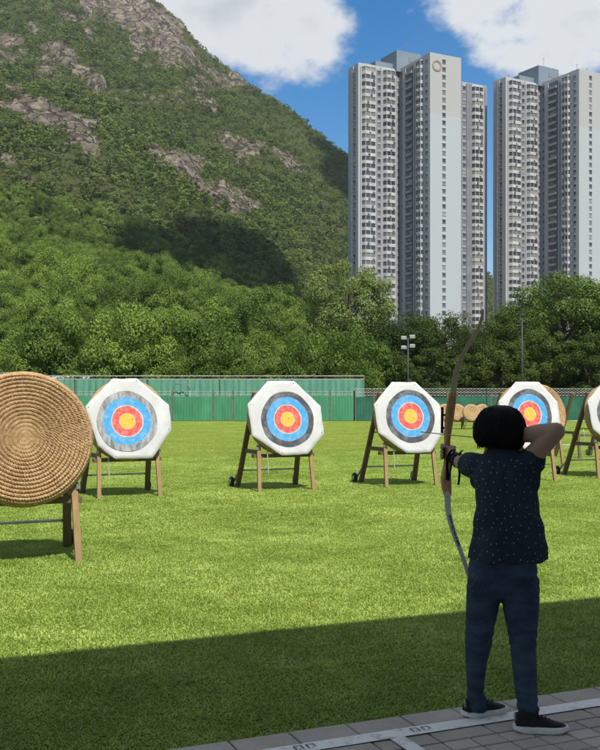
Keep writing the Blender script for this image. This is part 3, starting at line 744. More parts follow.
def sheet_fence(pxe, mat, label, wire=False, h=1.58):
    t = thing('sheet_fence', (gx(pxe[0], FY), FY, 0), 0, label, 'fence')
    xo = gx(pxe[0], FY)
    for a, b in zip(pxe[:-1], pxe[1:]):
        x0, x1 = gx(a, FY)-xo, gx(b, FY)-xo
        m = MB(); hh = h+random.uniform(-.05, .03); corr(m, x0+.07, x1-.07, 0, .03, hh); m.build('panel', mat, t)
        m = MB(); m.box(x0-.05, x0+.05, .04, .13, -.05, h+.35); m.build('post', M_RUSTPOST, t)
    m = MB(); m.box(gx(pxe[-1], FY)-xo-.05, gx(pxe[-1], FY)-xo+.05, .04, .13, -.05, h+.35); m.build('post', M_RUSTPOST, t)
    L = gx(pxe[-1], FY)-xo
    m = MB(); m.box(0, L, .022, .038, h-.16, h-.08); m.build('rail', M_RUSTPOST, t)
    m = MB()                               # wire strung along the top in zigzags
    if wire:
        n = int(L/.11)
        for row in range(3):
            z0 = h+.05+row*.15
            for k in range(n):
                xx = L*k/n; up = k % 2
                m.bar((xx, .08, z0+(.15 if up else 0)), (xx+L/n, .08, z0+(0 if up else .15)), .016, .016)
        for z0 in (h+.04, h+.27, h+.5): m.bar((0, .08, z0), (L, .08, z0), .02, .02)
    else:
        n = int(L/.12)
        for k in range(n):
            xx = L*k/n; a = random.uniform(.08, .34)
            m.bar((xx, .08, h-.02), (xx+random.uniform(-.1, .1), .08, h+a), .014, .014)
        for z0 in (h+.12, h+.30): m.bar((0, .08, z0), (L, .08, z0), .018, .018)
    m.build('wire_topping', M_WIRE, t)
    return t
sheet_fence([-70, -20, 30, 76, 120, 172, 213, 233, 290, 330, 354], M_GSHEET, 'bright green corrugated sheet fence along the far left side of the lawn')
sheet_fence([354.6, 374, 412, 448, 492, 540, 590, 640, 690, 740, 790, 840, 890, 940], M_DGSHEET, 'dark green sheet fence topped with pale zigzag wire behind the archer', True, 1.56)
# tall netting screen behind the left fence
SYY = 65.0
t = thing('netting_screen', (gx(-70, SYY), SYY, 0), 0, 'tall teal netting screen on thin posts behind the bright green fence', 'screen')
xo = gx(-70, SYY); xe = gx(364, SYY)-xo
pn_ = [0, 4.8, 9.6, 14.4, 19.2, 24, xe]
for k in range(len(pn_)-1):
    m = MB(); n = 40
    ring = []
    for j in range(n+1):
        xx = pn_[k]+.05+(pn_[k+1]-pn_[k]-.1)*j/n; dy = .05*math.sin(j*1.7+k)+random.uniform(-.03, .03)
        ring.append([(xx, dy, .05), (xx, dy*1.2, 1.5), (xx, dy*.6, 2.66), (xx, dy*.6+.01, 2.66), (xx, dy*1.2+.01, 1.5), (xx, dy+.01, .05)])
    m.loft(ring); m.build('netting', M_NET, t)
for k, xx in enumerate(pn_):
    m = MB(); m.box(xx-.04, xx+.04, .09, .17, -.1, 2.95); m.build('post', M_RUSTPOST, t)
for z in (2.70, 2.92):
    m = MB(); m.bar((0, .06, z), (xe, .06, z), .05, .05); m.build('rail', M_WIRE, t)
# the dark bracket of pipework fixed to the screen
m = MB(); b = lambda px, py: (gx(px, 64.6), 64.6, EYE-(py-HZ)*64.6/F)
m.tube([b(175, 384), b(186, 383.2), b(189, 386), b(190, 390)], .035, 8); m.tube([b(190, 390), (b(190, 390)[0], 64.6, 0)], .03, 8)
tag(m.build('pipe_standpipe', M_TDARK, None, True), 'dark bent standpipe in front of the teal netting', 'pipe')
# long shed with a pale roof at far left
t = thing('long_shed', (gx(-70, 67), 67.2, 0), 0, 'long low shed with a pale blue grey roof at the left edge', 'shed')
L = gx(86, 67)-gx(-70, 67)
m = MB(); m.box(0, L, .3, 1.6, -.2, 2.75); m.build('wall', M_TSIDE, t)
m = MB(); m.loft([[(-.2, 0, 2.78), (-.2, .02, 2.86), (-.2, 1.9, 3.30), (-.2, 1.9, 3.22)], [(L+.2, 0, 2.78), (L+.2, .02, 2.86), (L+.2, 1.9, 3.30), (L+.2, 1.9, 3.22)]]); m.build('roof', M_SHED, t)
for k in range(7):
    m = MB(); xx = L*k/6; m.box(xx-.04, xx+.04, -.12, -.04, -.1, 3.0); m.build('post', M_STEEL, t)

# floodlight pole and the thin pole
M_POLE = simple('dark_pole_paint', (.035, .04, .04), .6, .3, var=.2)
M_LAMP = simple('lamp_housing', (.36, .37, .37), .45, .4, var=.1)
Y = 66.5; xp = gx(408, Y)
t = thing('floodlight_pole', (xp, Y, 0), 0, 'dark pole with four pale floodlights left of the bow', 'floodlight')
m = MB(); m.tube([(0, 0, -.1), (0, 0, 5.55)], [.07, .05], 10); m.build('pole', M_POLE, t, True)
m = MB()
for z in (4.75, 5.45): m.bar((-.42, 0, z), (.42, 0, z), .06, .06)
m.build('crossarm', M_POLE, t)
for (dx, z) in ((-.30, 4.85), (.28, 4.95), (-.30, 5.5), (.28, 5.58)):
    m = MB(); c = .19
    m.loft([[(dx-c, -.12, z-.10), (dx+c, -.12, z-.10), (dx+c, -.18, z+.12), (dx-c, -.18, z+.12)], [(dx-c*.8, .12, z-.02), (dx+c*.8, .12, z-.02), (dx+c*.8, .10, z+.16), (dx-c*.8, .10, z+.16)]])
    m.build('floodlight', M_LAMP, t, bevel=.02)
Y = 65; t = thing('lamp_post', (gx(522, Y), Y, 0), 0, 'thin plain dark pole rising before the trees right of the archer', 'pole')
m = MB(); m.tube([(0, 0, -.1), (0, 0, 6.9)], [.08, .05], 10); m.build('pole', M_POLE, t, True)
m = MB(); m.box(-.20, .20, -.12, .12, 6.9, 7.02); m.build('lamp_head', M_POLE, t)

# ================================================================== TARGETS
ms_ = Mat('straw_coil', (.42, .27, .11), .85, .15)
sv = ms_.noise(26, 5, .7); sv2 = ms_.noise(4, 4, .6); at2 = ms_.new('ShaderNodeAttribute'); at2.attribute_name = 'groove'
c0 = ms_.ramp(sv, [(.28, (.20, .115, .05)), (.5, (.37, .24, .12)), (.75, (.54, .395, .225))])
c0 = ms_.mix(ms_.ramp(sv2, [(.35, (0, 0, 0)), (.75, (.5, .5, .5))]), c0, (.37, .25, .125))
ms_.col(c0); ms_.bump(ms_.noise(120, 4, .7), .5, .006); M_STRAW = ms_.m
def boss_mesh(R, thick, coils, na, per):
    """round straw boss: a twisted rope coiled from the middle outwards; faces -y"""
    nr_ = coils*per; pr = np.linspace(0, 1, nr_+1); th = np.linspace(0, 2*PI, na, endpoint=False)
    RR, TT = np.meshgrid(pr, th, indexing='ij')
    ph = (RR*coils+TT/(2*PI))                             # spiral phase
    f = ph-np.floor(ph); k = np.floor(ph)
    ridge_ = np.sqrt(np.clip(1-(2*f-1)**2, 0, 1))
    rad = np.maximum(ph, .6)/coils*R; ridge_ = np.where(ph < 1.0, .7, ridge_)
    strands = np.maximum(np.round(2*PI*rad/.030), 6)
    rk_ = np.random.default_rng(12).uniform(0, 6.28, 64)[k.astype(int)]; tw = np.abs(np.sin((TT*strands/2)+f*2.2+rk_+.35*np.sin(TT*9+rk_)))
    amp_ = .10+.90*np.clip((RR-.12)/.6, 0, 1); h = R/coils*(.46*ridge_*amp_+.44*tw**.7*ridge_*np.clip(.12+RR*2.4, 0, 1))
    rw = np.random.default_rng(4); h += rw.normal(0, .0032, h.shape)*np.clip(RR*2.5, 0, 1)*(ridge_ > .2)
    edge = np.clip((1-RR)*coils/1.2, 0, 1)
    y = -h*(.35+.65*edge)+(1-edge)**2*.03
    X = RR*R*np.cos(TT)*(1+.006*np.sin(3*TT)); Z = RR*R*np.sin(TT)*(1+.006*np.cos(2*TT))
    V = np.stack([X, y, Z], -1).reshape(-1, 3).tolist(); Fs = []
    for i in range(nr_):
        for j in range(na):
            j2 = (j+1) % na; Fs.append((i*na+j, i*na+j2, (i+1)*na+j2, (i+1)*na+j))
    o = len(V); last = nr_*na; nb = 9
    for q in range(1, nb+1):
        u = q/nb
        rr_ = R*(1+.012*abs(math.sin(u*PI*3)))-(.05*R if q == nb else 0); yy = .03+thick*u
        for j in range(na):
            a = 2*PI*j/na; V.append((rr_*math.cos(a), yy, rr_*math.sin(a)))
    for q in range(nb):
        p0 = last if q == 0 else o+(q-1)*na; p1 = o+q*na
        for j in range(na): j2 = (j+1) % na; Fs.append((p0+j, p0+j2, p1+j2, p1+j))
    Fs.append(tuple(o+(nb-1)*na+j for j in range(na)))
    me = bpy.data.meshes.new('boss'); me.from_pydata(V, [], Fs); me.update()
    me.polygons.foreach_set('use_smooth', [True]*len(me.polygons)); me.materials.append(M_STRAW); return me
BR = .665; BOSS_HI = boss_mesh(BR, .16, 17, 760, 9); BOSS_MID = boss_mesh(BR, .16, 17, 200, 5); BOSS_LO = boss_mesh(.42, .12, 8, 64, 4)
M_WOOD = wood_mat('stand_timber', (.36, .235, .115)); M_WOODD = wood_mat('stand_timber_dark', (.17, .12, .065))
M_TYRE = simple('wheel_rubber', (.025, .025, .025), .8, .2); M_ROD = simple('grey_rod', (.40, .40, .36), .5, .4, .2)
M_BOLT = simple('bolt_plate', (.35, .35, .33), .4, .5, .7)
def stand(loc, yaw, label, lean_in=.16, wheels=True, scale=1.0, group='wheeled target stands', fdark=False):
    t = thing('target_stand', (*loc, 0), yaw, label, 'stand', group)
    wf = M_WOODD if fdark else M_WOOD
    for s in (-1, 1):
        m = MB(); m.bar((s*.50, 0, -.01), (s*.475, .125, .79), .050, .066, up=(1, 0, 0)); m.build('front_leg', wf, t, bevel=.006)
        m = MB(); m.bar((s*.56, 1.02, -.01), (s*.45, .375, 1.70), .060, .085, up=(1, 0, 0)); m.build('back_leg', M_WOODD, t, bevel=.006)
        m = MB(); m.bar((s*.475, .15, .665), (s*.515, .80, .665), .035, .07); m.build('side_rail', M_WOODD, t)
        m = MB(); m.bar((s*.49, .085, .74), (s*.53, .085, .74), .03, .05); m.build('bolt', M_BOLT, t)
        if wheels:
            w = MB(); c = Vector((s*.62, 1.17, .085))
            w.loft([[c+Vector((dx, r*math.cos(a), r*math.sin(a))) for a in [2*PI*k/20 for k in range(20)]] for (dx, r) in ((-.028, .045), (-.028, .08), (-.015, .092), (.015, .092), (.028, .08), (.028, .045))])
            wo_ = w.build('wheel', M_TYRE, t, True)
            w = MB(); w.loft([[c+Vector((dx, r*math.cos(a), r*math.sin(a))) for a in [2*PI*k/16 for k in range(16)]] for (dx, r) in ((-.04, .018), (-.034, .045), (.034, .045), (.04, .018))]); w.build('hub', M_BOLT, wo_)
            m = MB(); m.bar(c+Vector((-s*.045, 0, 0)), (s*.565, .92, .30), .022, .03, up=(1, 0, 0)); m.build('wheel_arm', M_ROD, t)
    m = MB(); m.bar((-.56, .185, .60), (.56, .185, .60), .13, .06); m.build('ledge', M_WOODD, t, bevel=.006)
    m = MB(); m.tube([(-.58, .905, .305), (.58, .905, .305)], .015, 8); m.build('lift_bar', M_ROD, t, True)
    m = MB(); m.tube([(-.50, .66, .96), (.50, .66, .96)], .012, 8); m.build('cross_rod', M_ROD, t, True)
    m = MB(); m.tube([(-.34, .10, .78), (-.34, .05, .70), (-.33, .02, .30)], .009, 6); m.build('tie_cord', M_ROD, t)
    t.scale = (scale,)*3
    return t
def paint(name, c, wear, scale=9, stretch=(1, 1, 1), rot=(0, 0, 0)):
    m = Mat(name, c, .7, .2); n = m.noise(scale, 7, .68, vec=m.coord('Object', stretch, rot)); n2 = m.noise(60, 3, .6)
    m.col(m.mix(m.ramp(m.math('ADD', m.math('MULTIPLY', n, .8), m.math('MULTIPLY', n2, .2)), [(.54-wear*.2, (0, 0, 0)), (.62, (wear, wear, wear))]), c, tuple(.36+x*.35 for x in c)))
    vo = m.new('ShaderNodeTexVoronoi'); vo.inputs['Scale'].default_value = 16; m.l.new(m.coord('Object'), vo.inputs['Vector'])
    hole = m.ramp(vo.outputs['Distance'], [(.11, (1, 1, 1)), (.15, (0, 0, 0))])
    pick = m.new('ShaderNodeSeparateColor'); m.l.new(vo.outputs['Color'], pick.inputs[0])
    base_ = m.b.inputs['Base Color'].links[0].from_socket
    m.col(m.mix(m.math('MULTIPLY', hole, m.math('GREATER_THAN', pick.outputs[0], .62)), base_, (.05, .04, .03)))
    m.bump(m.noise(7, 5, .6), .25, .02); return m.m
M_SHEET = Mat('target_sheet', (.5, .5, .48), .8, .15)
x = M_SHEET.noise(3, 6, .6); M_SHEET.col(M_SHEET.ramp(x, [(.3, (.42, .42, .41)), (.65, (.52, .52, .51))])); M_SHEET.bump(M_SHEET.noise(5, 6, .6), .35, .03); M_SHEET = M_SHEET.m
P_BLACK = paint('ring_black', (.055, .06, .07), .38, 5); P_BLACKW = paint('ring_black_worn', (.085, .09, .095), .95, 6, (2.2, 1, .7), (0, .7, 0))
P_BLUE = paint('ring_blue', (.05, .27, .52), .35, 12); P_RED = paint('ring_red', (.52, .075, .055), .4, 14); P_GOLD = paint('ring_gold', (.62, .36, .035), .35, 14)
M_RING = simple('ring_line', (.46, .42, .43), .7, .2)
M_PIN = simple('pin', (.2, .2, .2), .5, .4)
OCT = [(-.28, .655), (.30, .655), (.66, .27), (.66, -.29), (.33, -.655), (-.30, -.655), (-.66, -.26), (-.66, .29)]
def face(parent, pts, c, rr, worn, seed):
    r = random.Random(seed); m = MB()
    # sheet: a thin wrinkled skin, gridded so its edge and body are not perfectly flat
    per = []
    for k in range(8):
        a, b = Vector(pts[k]), Vector(pts[(k+1) % 8])
        for j in range(6): per.append(a+(b-a)*(j/6)+(b-a).orthogonal().normalized()*r.uniform(-.006, .006))
    rings = []
    for q in (1.0, .995, .9, .75, .6, .45, .3, .15, .02):
        rings.append([Vector((p.x*q, (-.052 if q < 1 else -.040)+r.uniform(-.003, .003)*(q < .9), p.y*q)) for p in per])
    m.loft(rings[::-1]+[[Vector((p.x*.99, -.034, p.y*.99)) for p in per]])
    sh = m.build('target_sheet', M_SHEET, parent, True)
    prev = None
    def ann(name, r0, r1, y, mat, k=1.0):
        a = MB(); n = 72; R0 = []; R1 = []
        for j in range(n):
            th = 2*PI*j/n; w = 1+.012*math.sin(3*th+seed)+.008*math.sin(7*th+seed*2)
            R0.append((c[0]+r0*w*math.cos(th), y, c[1]+r0*w*math.sin(th)*k)); R1.append((c[0]+r1*w*math.cos(th), y, c[1]+r1*w*math.sin(th)*k))
        if r0 > 0: a.add(R0+R1, [(j, (j+1) % n, n+(j+1) % n, n+j) for j in range(n)])
        else: a.add(R1, [tuple(range(n))])
        return a.build(name, mat, sh)
    y = -.0605
    ann('black_ring', rr*.80, rr, y, P_BLACKW if worn else P_BLACK)
    ann('blue_ring', rr*.535, rr*.792, y, P_BLUE)
    ann('red_ring', rr*.27, rr*.50, y, P_RED)
    ann('gold_centre', 0, rr*.262, y, P_GOLD)
    for a_, b_ in ((.792, .80), (.50, .535), (.262, .27)): ann('dividing_line', rr*a_, rr*b_, y, M_RING if a_ != .792 else P_BLACKW)
    for p in (pts[1], pts[3], pts[5], pts[7]):
        b = MB(); b.ball((p[0]*.93, -.055, p[1]*.93), .009, 8); b.build('pin', M_PIN, sh)
LEAN = math.radians(-11)
def target(loc, yaw, mesh, label, cat='archery target', name='archery_target', roll=0, cz=1.265, sheet=None, R=BR, yoff=.03, scale=1.0, group='round straw targets'):
    o = thing(name, (0, 0, 0), 0, label, cat, group)
    off = Vector((0, .075+yoff, cz))*scale
    M_ = Matrix.Translation((*loc, 0)) @ Matrix.Rotation(yaw, 4, 'Z') @ Matrix.Translation(off) @ Matrix.Rotation(LEAN, 4, 'X')
    o.matrix_world = M_
    b = bpy.data.objects.new('boss', mesh); COL.objects.link(b); b.parent = o; b.rotation_euler = (0, roll, 0)
    if sheet:
        face(o, *sheet)
        if not sheet[3]: b.scale = (.945, .9, .945); b.location = (0, .012, .012)
    o.scale = (scale,)*3
    return o
D2 = math.radians
TS = [((-2.65, 9.50), D2(23)), ((-2.74, 15.80), D2(24)), ((-.225, 16.89), D2(22)), ((2.02, 17.72), D2(20)), ((4.42, 18.60), D2(20)), ((6.36, 19.54), D2(22))]
SL = ['stand under the large bare straw target nearest the camera', 'stand under the leftmost white target with the worn grey ring', 'stand of the second white target from the left, at the picture centre',
      'stand of the white target just left of the bow', 'stand of the white target directly behind the archer', 'stand of the white target cut off by the right edge']
for k, (p, yw) in enumerate(TS): stand(p, yw, SL[k])
target(*TS[0], BOSS_HI, 'large bare round target of coiled golden straw rope at the left edge', roll=.4, cz=1.235, scale=1.0)
def jit(o, s, sx=1.0, sz=1.0):
    r = random.Random(s); return [(x*sx+r.uniform(-.03, .03), z*sz+r.uniform(-.03, .03)) for x, z in o]
target(*TS[1], BOSS_MID, 'leftmost white octagon target, its black ring rubbed to patchy grey', roll=1.4, sheet=([(-.24, .65), (.16, .66), (.68, .22), (.70, -.20), (.36, -.66), (-.26, -.66), (-.52, -.44), (-.70, .20)], (-.035, -.05), .495, True, 2))
target(*TS[2], BOSS_MID, 'white octagon target at the picture centre with dark grey outer ring', roll=2.2, cz=1.25, sheet=([(-.29, .645), (.20, .655), (.67, .20), (.70, -.29), (.36, -.65), (-.12, -.655), (-.64, -.30), (-.68, .24)], (.03, -.03), .485, False, 3))
target(*TS[3], BOSS_MID, 'white octagon target immediately left of the bow, rings crisp', roll=3.1, cz=1.24, sheet=([(-.31, .655), (.16, .65), (.62, .24), (.70, -.22), (.35, -.655), (-.13, -.66), (-.66, -.28), (-.70, .24)], (.005, .015), .485, False, 4))
target(*TS[4], BOSS_MID, 'white octagon target partly hidden by the archer\'s head and elbow', roll=.9, cz=1.25, sheet=([(-.26, .655), (.26, .655), (.62, .27), (.64, -.25), (.33, -.655), (-.20, -.655), (-.64, -.28), (-.68, .28)], (-.03, .03), .485, False, 5))
target(*TS[5], BOSS_MID, 'white octagon target cut in half by the right edge of the picture', roll=1.9, cz=1.25, sheet=([(-.26, .655), (.26, .655), (.64, .27), (.66, -.25), (.33, -.655), (-.20, -.655), (-.64, -.28), (-.68, .28)], (.0, .0), .485, False, 6))
pb = (5.62, 22.4)
stand(pb, D2(25), 'stand behind the archer\'s target carrying a bare straw boss')
target(pb, D2(25), BOSS_MID, 'bare straw boss showing its edge behind the target past the archer\'s elbow', roll=2.9, cz=1.25)
stand((gx(596, 25.5), 25.5), D2(20), 'empty dark stand standing behind the rightmost white target', fdark=True)
for k, (px_, Y_, lab) in enumerate([(445.5, 48.2, 'small straw boss farthest left, just left of the bow riser'), (458, 47.6, 'small straw boss half hidden behind the bow riser'),
                               (472, 47.0, 'small straw boss in the open between bow and head'), (483, 47.8, 'small straw boss half hidden behind the archer\'s hair')]):
    p = (gx(px_, Y_), Y_)
    stand(p, D2(6), lab.replace('small straw boss', 'stand of the small boss'), wheels=False, scale=.60, group='small stands at the far end', fdark=True)
    target(p, D2(6), BOSS_LO, lab, roll=k, cz=.62/.60+.28, scale=1.0, yoff=.0, group='small straw bosses at the far end') if False else None
    o = thing('archery_target', (0, 0, 0), 0, lab, 'archery target', 'small straw bosses at the far end')
    o.matrix_world = Matrix.Translation((*p, 0)) @ Matrix.Rotation(D2(6), 4, 'Z') @ Matrix.Translation((0, .06, .80)) @ Matrix.Rotation(LEAN, 4, 'X')
    b = bpy.data.objects.new('boss', BOSS_LO); COL.objects.link(b); b.parent = o; b.rotation_euler = (0, k*1.3, 0)

# ================================================================== ARCHER
def remesh(mb, voxel, smooth=4, fac=.5):
    me = mb.mesh('tmp'); o = bpy.data.objects.new('tmp', me); COL.objects.link(o)
    md = o.modifiers.new('r', 'REMESH'); md.mode = 'VOXEL'; md.voxel_size = voxel; md.use_smooth_shade = True
    dg = bpy.context.evaluated_depsgraph_get(); me2 = bpy.data.meshes.new_from_object(o.evaluated_get(dg))
    bpy.data.objects.remove(o); bm = bmesh.new(); bm.from_mesh(me2)
    for _ in range(smooth): bmesh.ops.smooth_vert(bm, verts=bm.verts, factor=fac, use_axis_x=True, use_axis_y=True, use_axis_z=True)
    bm.to_mesh(me2); bm.free(); return me2
def ell(c, a, b, yaw, n=28, pw=2.2):
    out = []
    for k in range(n):
        t = 2*PI*k/n; cx, sx_ = math.cos(t), math.sin(t)
        x = a*math.copysign(abs(cx)**(2/pw), cx); y = b*math.copysign(abs(sx_)**(2/pw), sx_)
        out.append(Vector((c[0]+x*math.cos(yaw)-y*math.sin(yaw), c[1]+x*math.sin(yaw)+y*math.cos(yaw), c[2])))
    return out
BY = 4.88                                           # depth of her body
PX0 = Vector((1.03, BY, 0))
per = thing('person', PX0, 0, 'archer seen from behind in a dark dotted blouse drawing a recurve bow', 'person')
def L(v): return Vector(v)-PX0                       # into her own frame
shL, shR = L((.905, 4.97, 1.290)), L((1.132, 4.85, 1.328))
grip = at(447.5, 452, 5.50); G = L(grip)
elL = L((.872, 5.21, 1.285)); wrL = L(at(453.5, 458, 5.41))
elR = L((1.240, 4.745, 1.474)); nock = L((.968, 5.035, 1.424)); wrR = L((1.055, 4.945, 1.440))
headc = L((1.006, 4.945, 1.485))
skin = simple('skin', (.36, .215, .15), .55, .35, var=.08, scale=12, bump=.1, bscale=90)
body = MB()
neck0 = L((1.020, 4.885, 1.30))
body.cap(neck0, .055, headc+Vector((.003, -.012, -.07)), .047)
body.ball(headc+Vector((0, 0, .01)), (.074, .092, .105), 20); body.ball(headc+Vector((-.006, .030, -.055)), (.054, .062, .062), 16)   # skull, jaw
body.cap(headc+Vector((-.012, .088, .015)), .010, headc+Vector((-.014, .108, -.018)), .014, 8)         # nose
for s in (-1, 1): body.ball(headc+Vector((s*.074, 0, -.008)), (.010, .018, .028), 10)
body.cap(headc+Vector((-.034, .088, -.050)), .009, headc+Vector((.012, .090, -.050)), .009, 8)          # lips
rings = [ell(L((1.008, 4.88, .72)), .13, .09, .2), ell(L((1.015, 4.88, .95)), .115, .075, .1), ell(L((1.018, 4.885, 1.12)), .125, .085, -.2), ell(L((1.018, 4.90, 1.25)), .115, .07, -.4), ell(L((1.018, 4.90, 1.31)), .07, .05, -.4)]
body.loft(rings)
body.cap(shL, .048, elL, .040); body.cap(elL, .040, wrL, .027)
body.cap(shR, .054, elR, .043); body.cap(elR, .044, elR.lerp(wrR, .35), .046); body.cap(elR.lerp(wrR, .35), .046, wrR, .030)
body.cap(shL, .05, neck0, .05); body.cap(shR, .05, neck0, .05)
for (a, b, ra, rb) in (((.93, 4.92, .74), (.894, 4.95, .40), .065, .045), ((.894, 4.95, .40), (.884, 4.975, .06), .045, .03), ((1.075, 4.86, .74), (1.094, 4.83, .40), .065, .045), ((1.094, 4.83, .40), (1.114, 4.785, .06), .045, .03)):
    body.cap(L(a), ra, L(b), rb)
# hands: palm and five bent fingers each
def hand(wr, palm_c, fing, thumb):
    body.cap(wr, .026, palm_c, .026, 10)
    body.ball(palm_c, (.024, .030, .036), 12)
    for (pts, r) in fing:
        for a, b in zip(pts[:-1], pts[1:]): body.cap(a, r, b, r*.92, 8)
    for a, b in zip(thumb[:-1], thumb[1:]): body.cap(a, .0095, b, .0085, 8)
aim = (L(at(441, 434, 5.50))-nock); aim.z = 0; aim.normalize(); side = Vector((-aim.y, aim.x, 0))    # side = to her left of the arrow
palmL = G-aim*.040+Vector((.004, 0, .0))
hand(wrL, palmL, [([palmL+Vector((0, 0, z))+side*-.02, G+aim*.012-side*.030+Vector((0, 0, z)), G+aim*.040-side*.006+Vector((0, 0, z-.004)), G+aim*.026+side*.026+Vector((0, 0, z-.006)), G+aim*(-.002+q)+side*.030+Vector((0, 0, z-.006))], .0088)
                  for z, q in ((.030, 0), (.010, .004), (-.010, .002), (-.029, .006))],
     [palmL+Vector((0, 0, .026))+side*.012, G+side*.028+Vector((0, 0, .038)), G+aim*.032+side*.020+Vector((0, 0, .040))])
palmR = nock-aim*.055-side*.022+Vector((0, 0, .004))
hand(wrR, palmR, [([palmR+Vector((0, 0, z)), nock-aim*.018-side*.022+Vector((0, 0, z)), nock+aim*.010-side*.010+Vector((0, 0, z)), nock+aim*.010+side*.010+Vector((0, 0, z)), nock-aim*.012+side*.013+Vector((0, 0, z))], .0082)
                  for z in (.018, -.016, -.034, -.051)],
     [palmR+Vector((0, 0, .01)), palmR+aim*.01+side*.022+Vector((0, 0, -.02)), palmR+aim*.030+side*.024+Vector((0, 0, -.034))])
link('body', remesh(body, .0042, 3), skin, per, True)
M_EYEW = simple('eye_white', (.7, .7, .68), .3, .5, var=.02); M_IRIS = simple('iris', (.03, .02, .015), .2, .5)
for s in (-1, 1):
    m = MB(); m.ball(headc+Vector((s*.030-.008, .0745, .010)), .0115, 12); e_ = m.build('eye', M_EYEW, per, True)
    m = MB(); m.ball(headc+Vector((s*.030-.009, .0835, .010)), (.006, .004, .006), 10); m.build('iris', M_IRIS, e_, True)
# hair: a full bob
mhair = Mat('black_hair', (.006, .005, .005), .55, .12)
hn = mhair.noise(60, 4, .6, stretch=(3, 3, .25)); mhair.col(mhair.ramp(hn, [(.3, (.003, .0028, .0028)), (.75, (.010, .0085, .008))])); mhair.bump(hn, .6, .006)
hc = L(at(500, 427, 4.93))
m = MB()
prof = [(.110, .020), (.105, .050), (.092, .080), (.068, .103), (.036, .119), (.002, .128), (-.032, .1315), (-.058, .128), (-.082, .116), (-.100, .094), (-.110, .060)]
rg = []
for z, r in prof:
    ring = []
    for k in range(64):
        a = 2*PI*k/64; cx, sy = math.cos(a), math.sin(a)
        w = 1+.010*math.sin(7*a+z*20+1)+.005*math.sin(17*a+z*9)+.004*math.sin(31*a-z*14)
        rr_ = r*w
        front = max(0, sy)                                # leave the face open on the far side
        y = sy*rr_*(1.0 if sy < 0 else .93-(.35 if z < .03 else .05)*front**3)
        ring.append(hc+Vector((cx*rr_*1.0, y, z+.006*math.sin(5*a+1)*(z < -.06)+(-.012*cx if z < -.05 else 0))))
    rg.append(ring)
m.loft(rg[::-1]); me = m.mesh('hair'); o = link('hair', me, mhair.m, per, True)
sd = o.modifiers.new('s', 'SUBSURF'); sd.levels = sd.render_levels = 1
m = MB(); rh = random.Random(9)
for k in range(130):                                      # loose strands at the tips and crown
    a = rh.uniform(PI*.95, PI*2.05); r = .118+rh.uniform(-.01, .008)
    r -= .012; p = hc+Vector((math.cos(a)*r, math.sin(a)*r, -.085)); d = Vector((math.cos(a)*rh.uniform(-.02, .012), math.sin(a)*rh.uniform(-.02, .012), -rh.uniform(.006, .030)))
    m.tube([p+Vector((0, 0, .05)), p, p+d], [.003, .003, .0006], 4)
for k in range(420):                                     # locks lying on the surface and a few flyaways
    a = rh.uniform(0, 6.28); t0 = rh.uniform(0, .5); pp = []
    fly = 1.0 if rh.random() > .12 else 1.045
    for q in range(6):
        u = t0+(1-t0)*q/5; i_ = min(int(u*9), 8); f_ = u*9-i_
        zz_ = prof[i_][0]*(1-f_)+prof[i_+1][0]*f_; r_2 = (prof[i_][1]*(1-f_)+prof[i_+1][1]*f_)*(1.004+.012*math.sin(q))*(1+(fly-1)*q/5)
        aa = a+.10*math.sin(k)*u; cx, sy = math.cos(aa), math.sin(aa); fr_ = max(0, sy)
        pp.append(hc+Vector((cx*r_2, sy*r_2*(1.0 if sy < 0 else .93-(.35 if zz_ < .03 else .05)*fr_**3), zz_)))
    m.tube(pp, [.0008, .0016, .0022, .0022, .0016, .0004], 5)
m.build('hair_ends', mhair.m, o, True)
# blouse
mshirt = Mat('navy_blouse', (.02, .03, .05), .85, .15)
fn = mshirt.noise(5, 5, .6, stretch=(2.2, 2.2, .6)); fn2 = mshirt.noise(260, 2, .5); mshirt.col(mshirt.ramp(fn, [(.3, (.015, .022, .034)), (.7, (.028, .038, .055))]))
mshirt.bump(mshirt.math('ADD', fn, mshirt.math('MULTIPLY', fn2, .12)), .7, .03)
M_DASH = simple('blouse_print', (.30, .33, .36), .8, .1, var=.3)
def wob(ring, amp, n, ph):
    c = sum(ring, Vector())/len(ring)
    return [c+(p-c)*(1+amp*math.sin(n*2*PI*k/len(ring)+ph)) for k, p in enumerate(ring)]
k = BY/F
def row(y, x0, x1, dep, yaw, dy=0, w=0): return wob(ell(L(((x0+x1)/2*k-300*k, BY+dy, EYE-(y-HZ)*k)), (x1-x0)/2*k, dep, yaw, 56), w, 7, y*.02)
sh = MB()
sh.loft([row(559, 468, 548, .165, .06, 0, .03), row(545, 470, 547, .158, .06, 0, .028), row(528, 473.5, 542.5, .142, .03, 0, .02), row(508, 476, 538.5, .125, 0, 0, .012), row(490, 475.5, 536.5, .118, -.12, .005, .008),
         row(475, 474, 534, .112, -.25, .012, .006), row(464, 477, 532, .098, -.35, .02), row(456, 482, 527, .080, -.35, .02), row(450, 489, 519, .062, -.3, .015), row(447.5, 493, 514, .055, -.3, .012)])
def sleeve(a, b, r0, r1, n=12):
    d = (b-a).normalized(); sh.cap(a-d*.02, r0, a+d*.035, r0*1.0, 18); sh.tube([a, a+d*.06, b], [r0, (r0+r1)/2, r1], 22)
sleeve(shL, shL+(elL-shL).normalized()*.155, .064, .067)
sleeve(shR+Vector((-.012, 0, -.014)), shR+(elR-shR).normalized()*.055+Vector((.014, 0, -.022)), .066, .068)
sh.cap(shR+Vector((0, 0, -.02)), .062, shR+Vector((.008, .0, -.115)), .050)
sh.cap(shL+Vector((.012, -.02, 0)), .060, shL+Vector((0, -.01, -.075)), .048)
me = remesh(sh, .0075, 5)
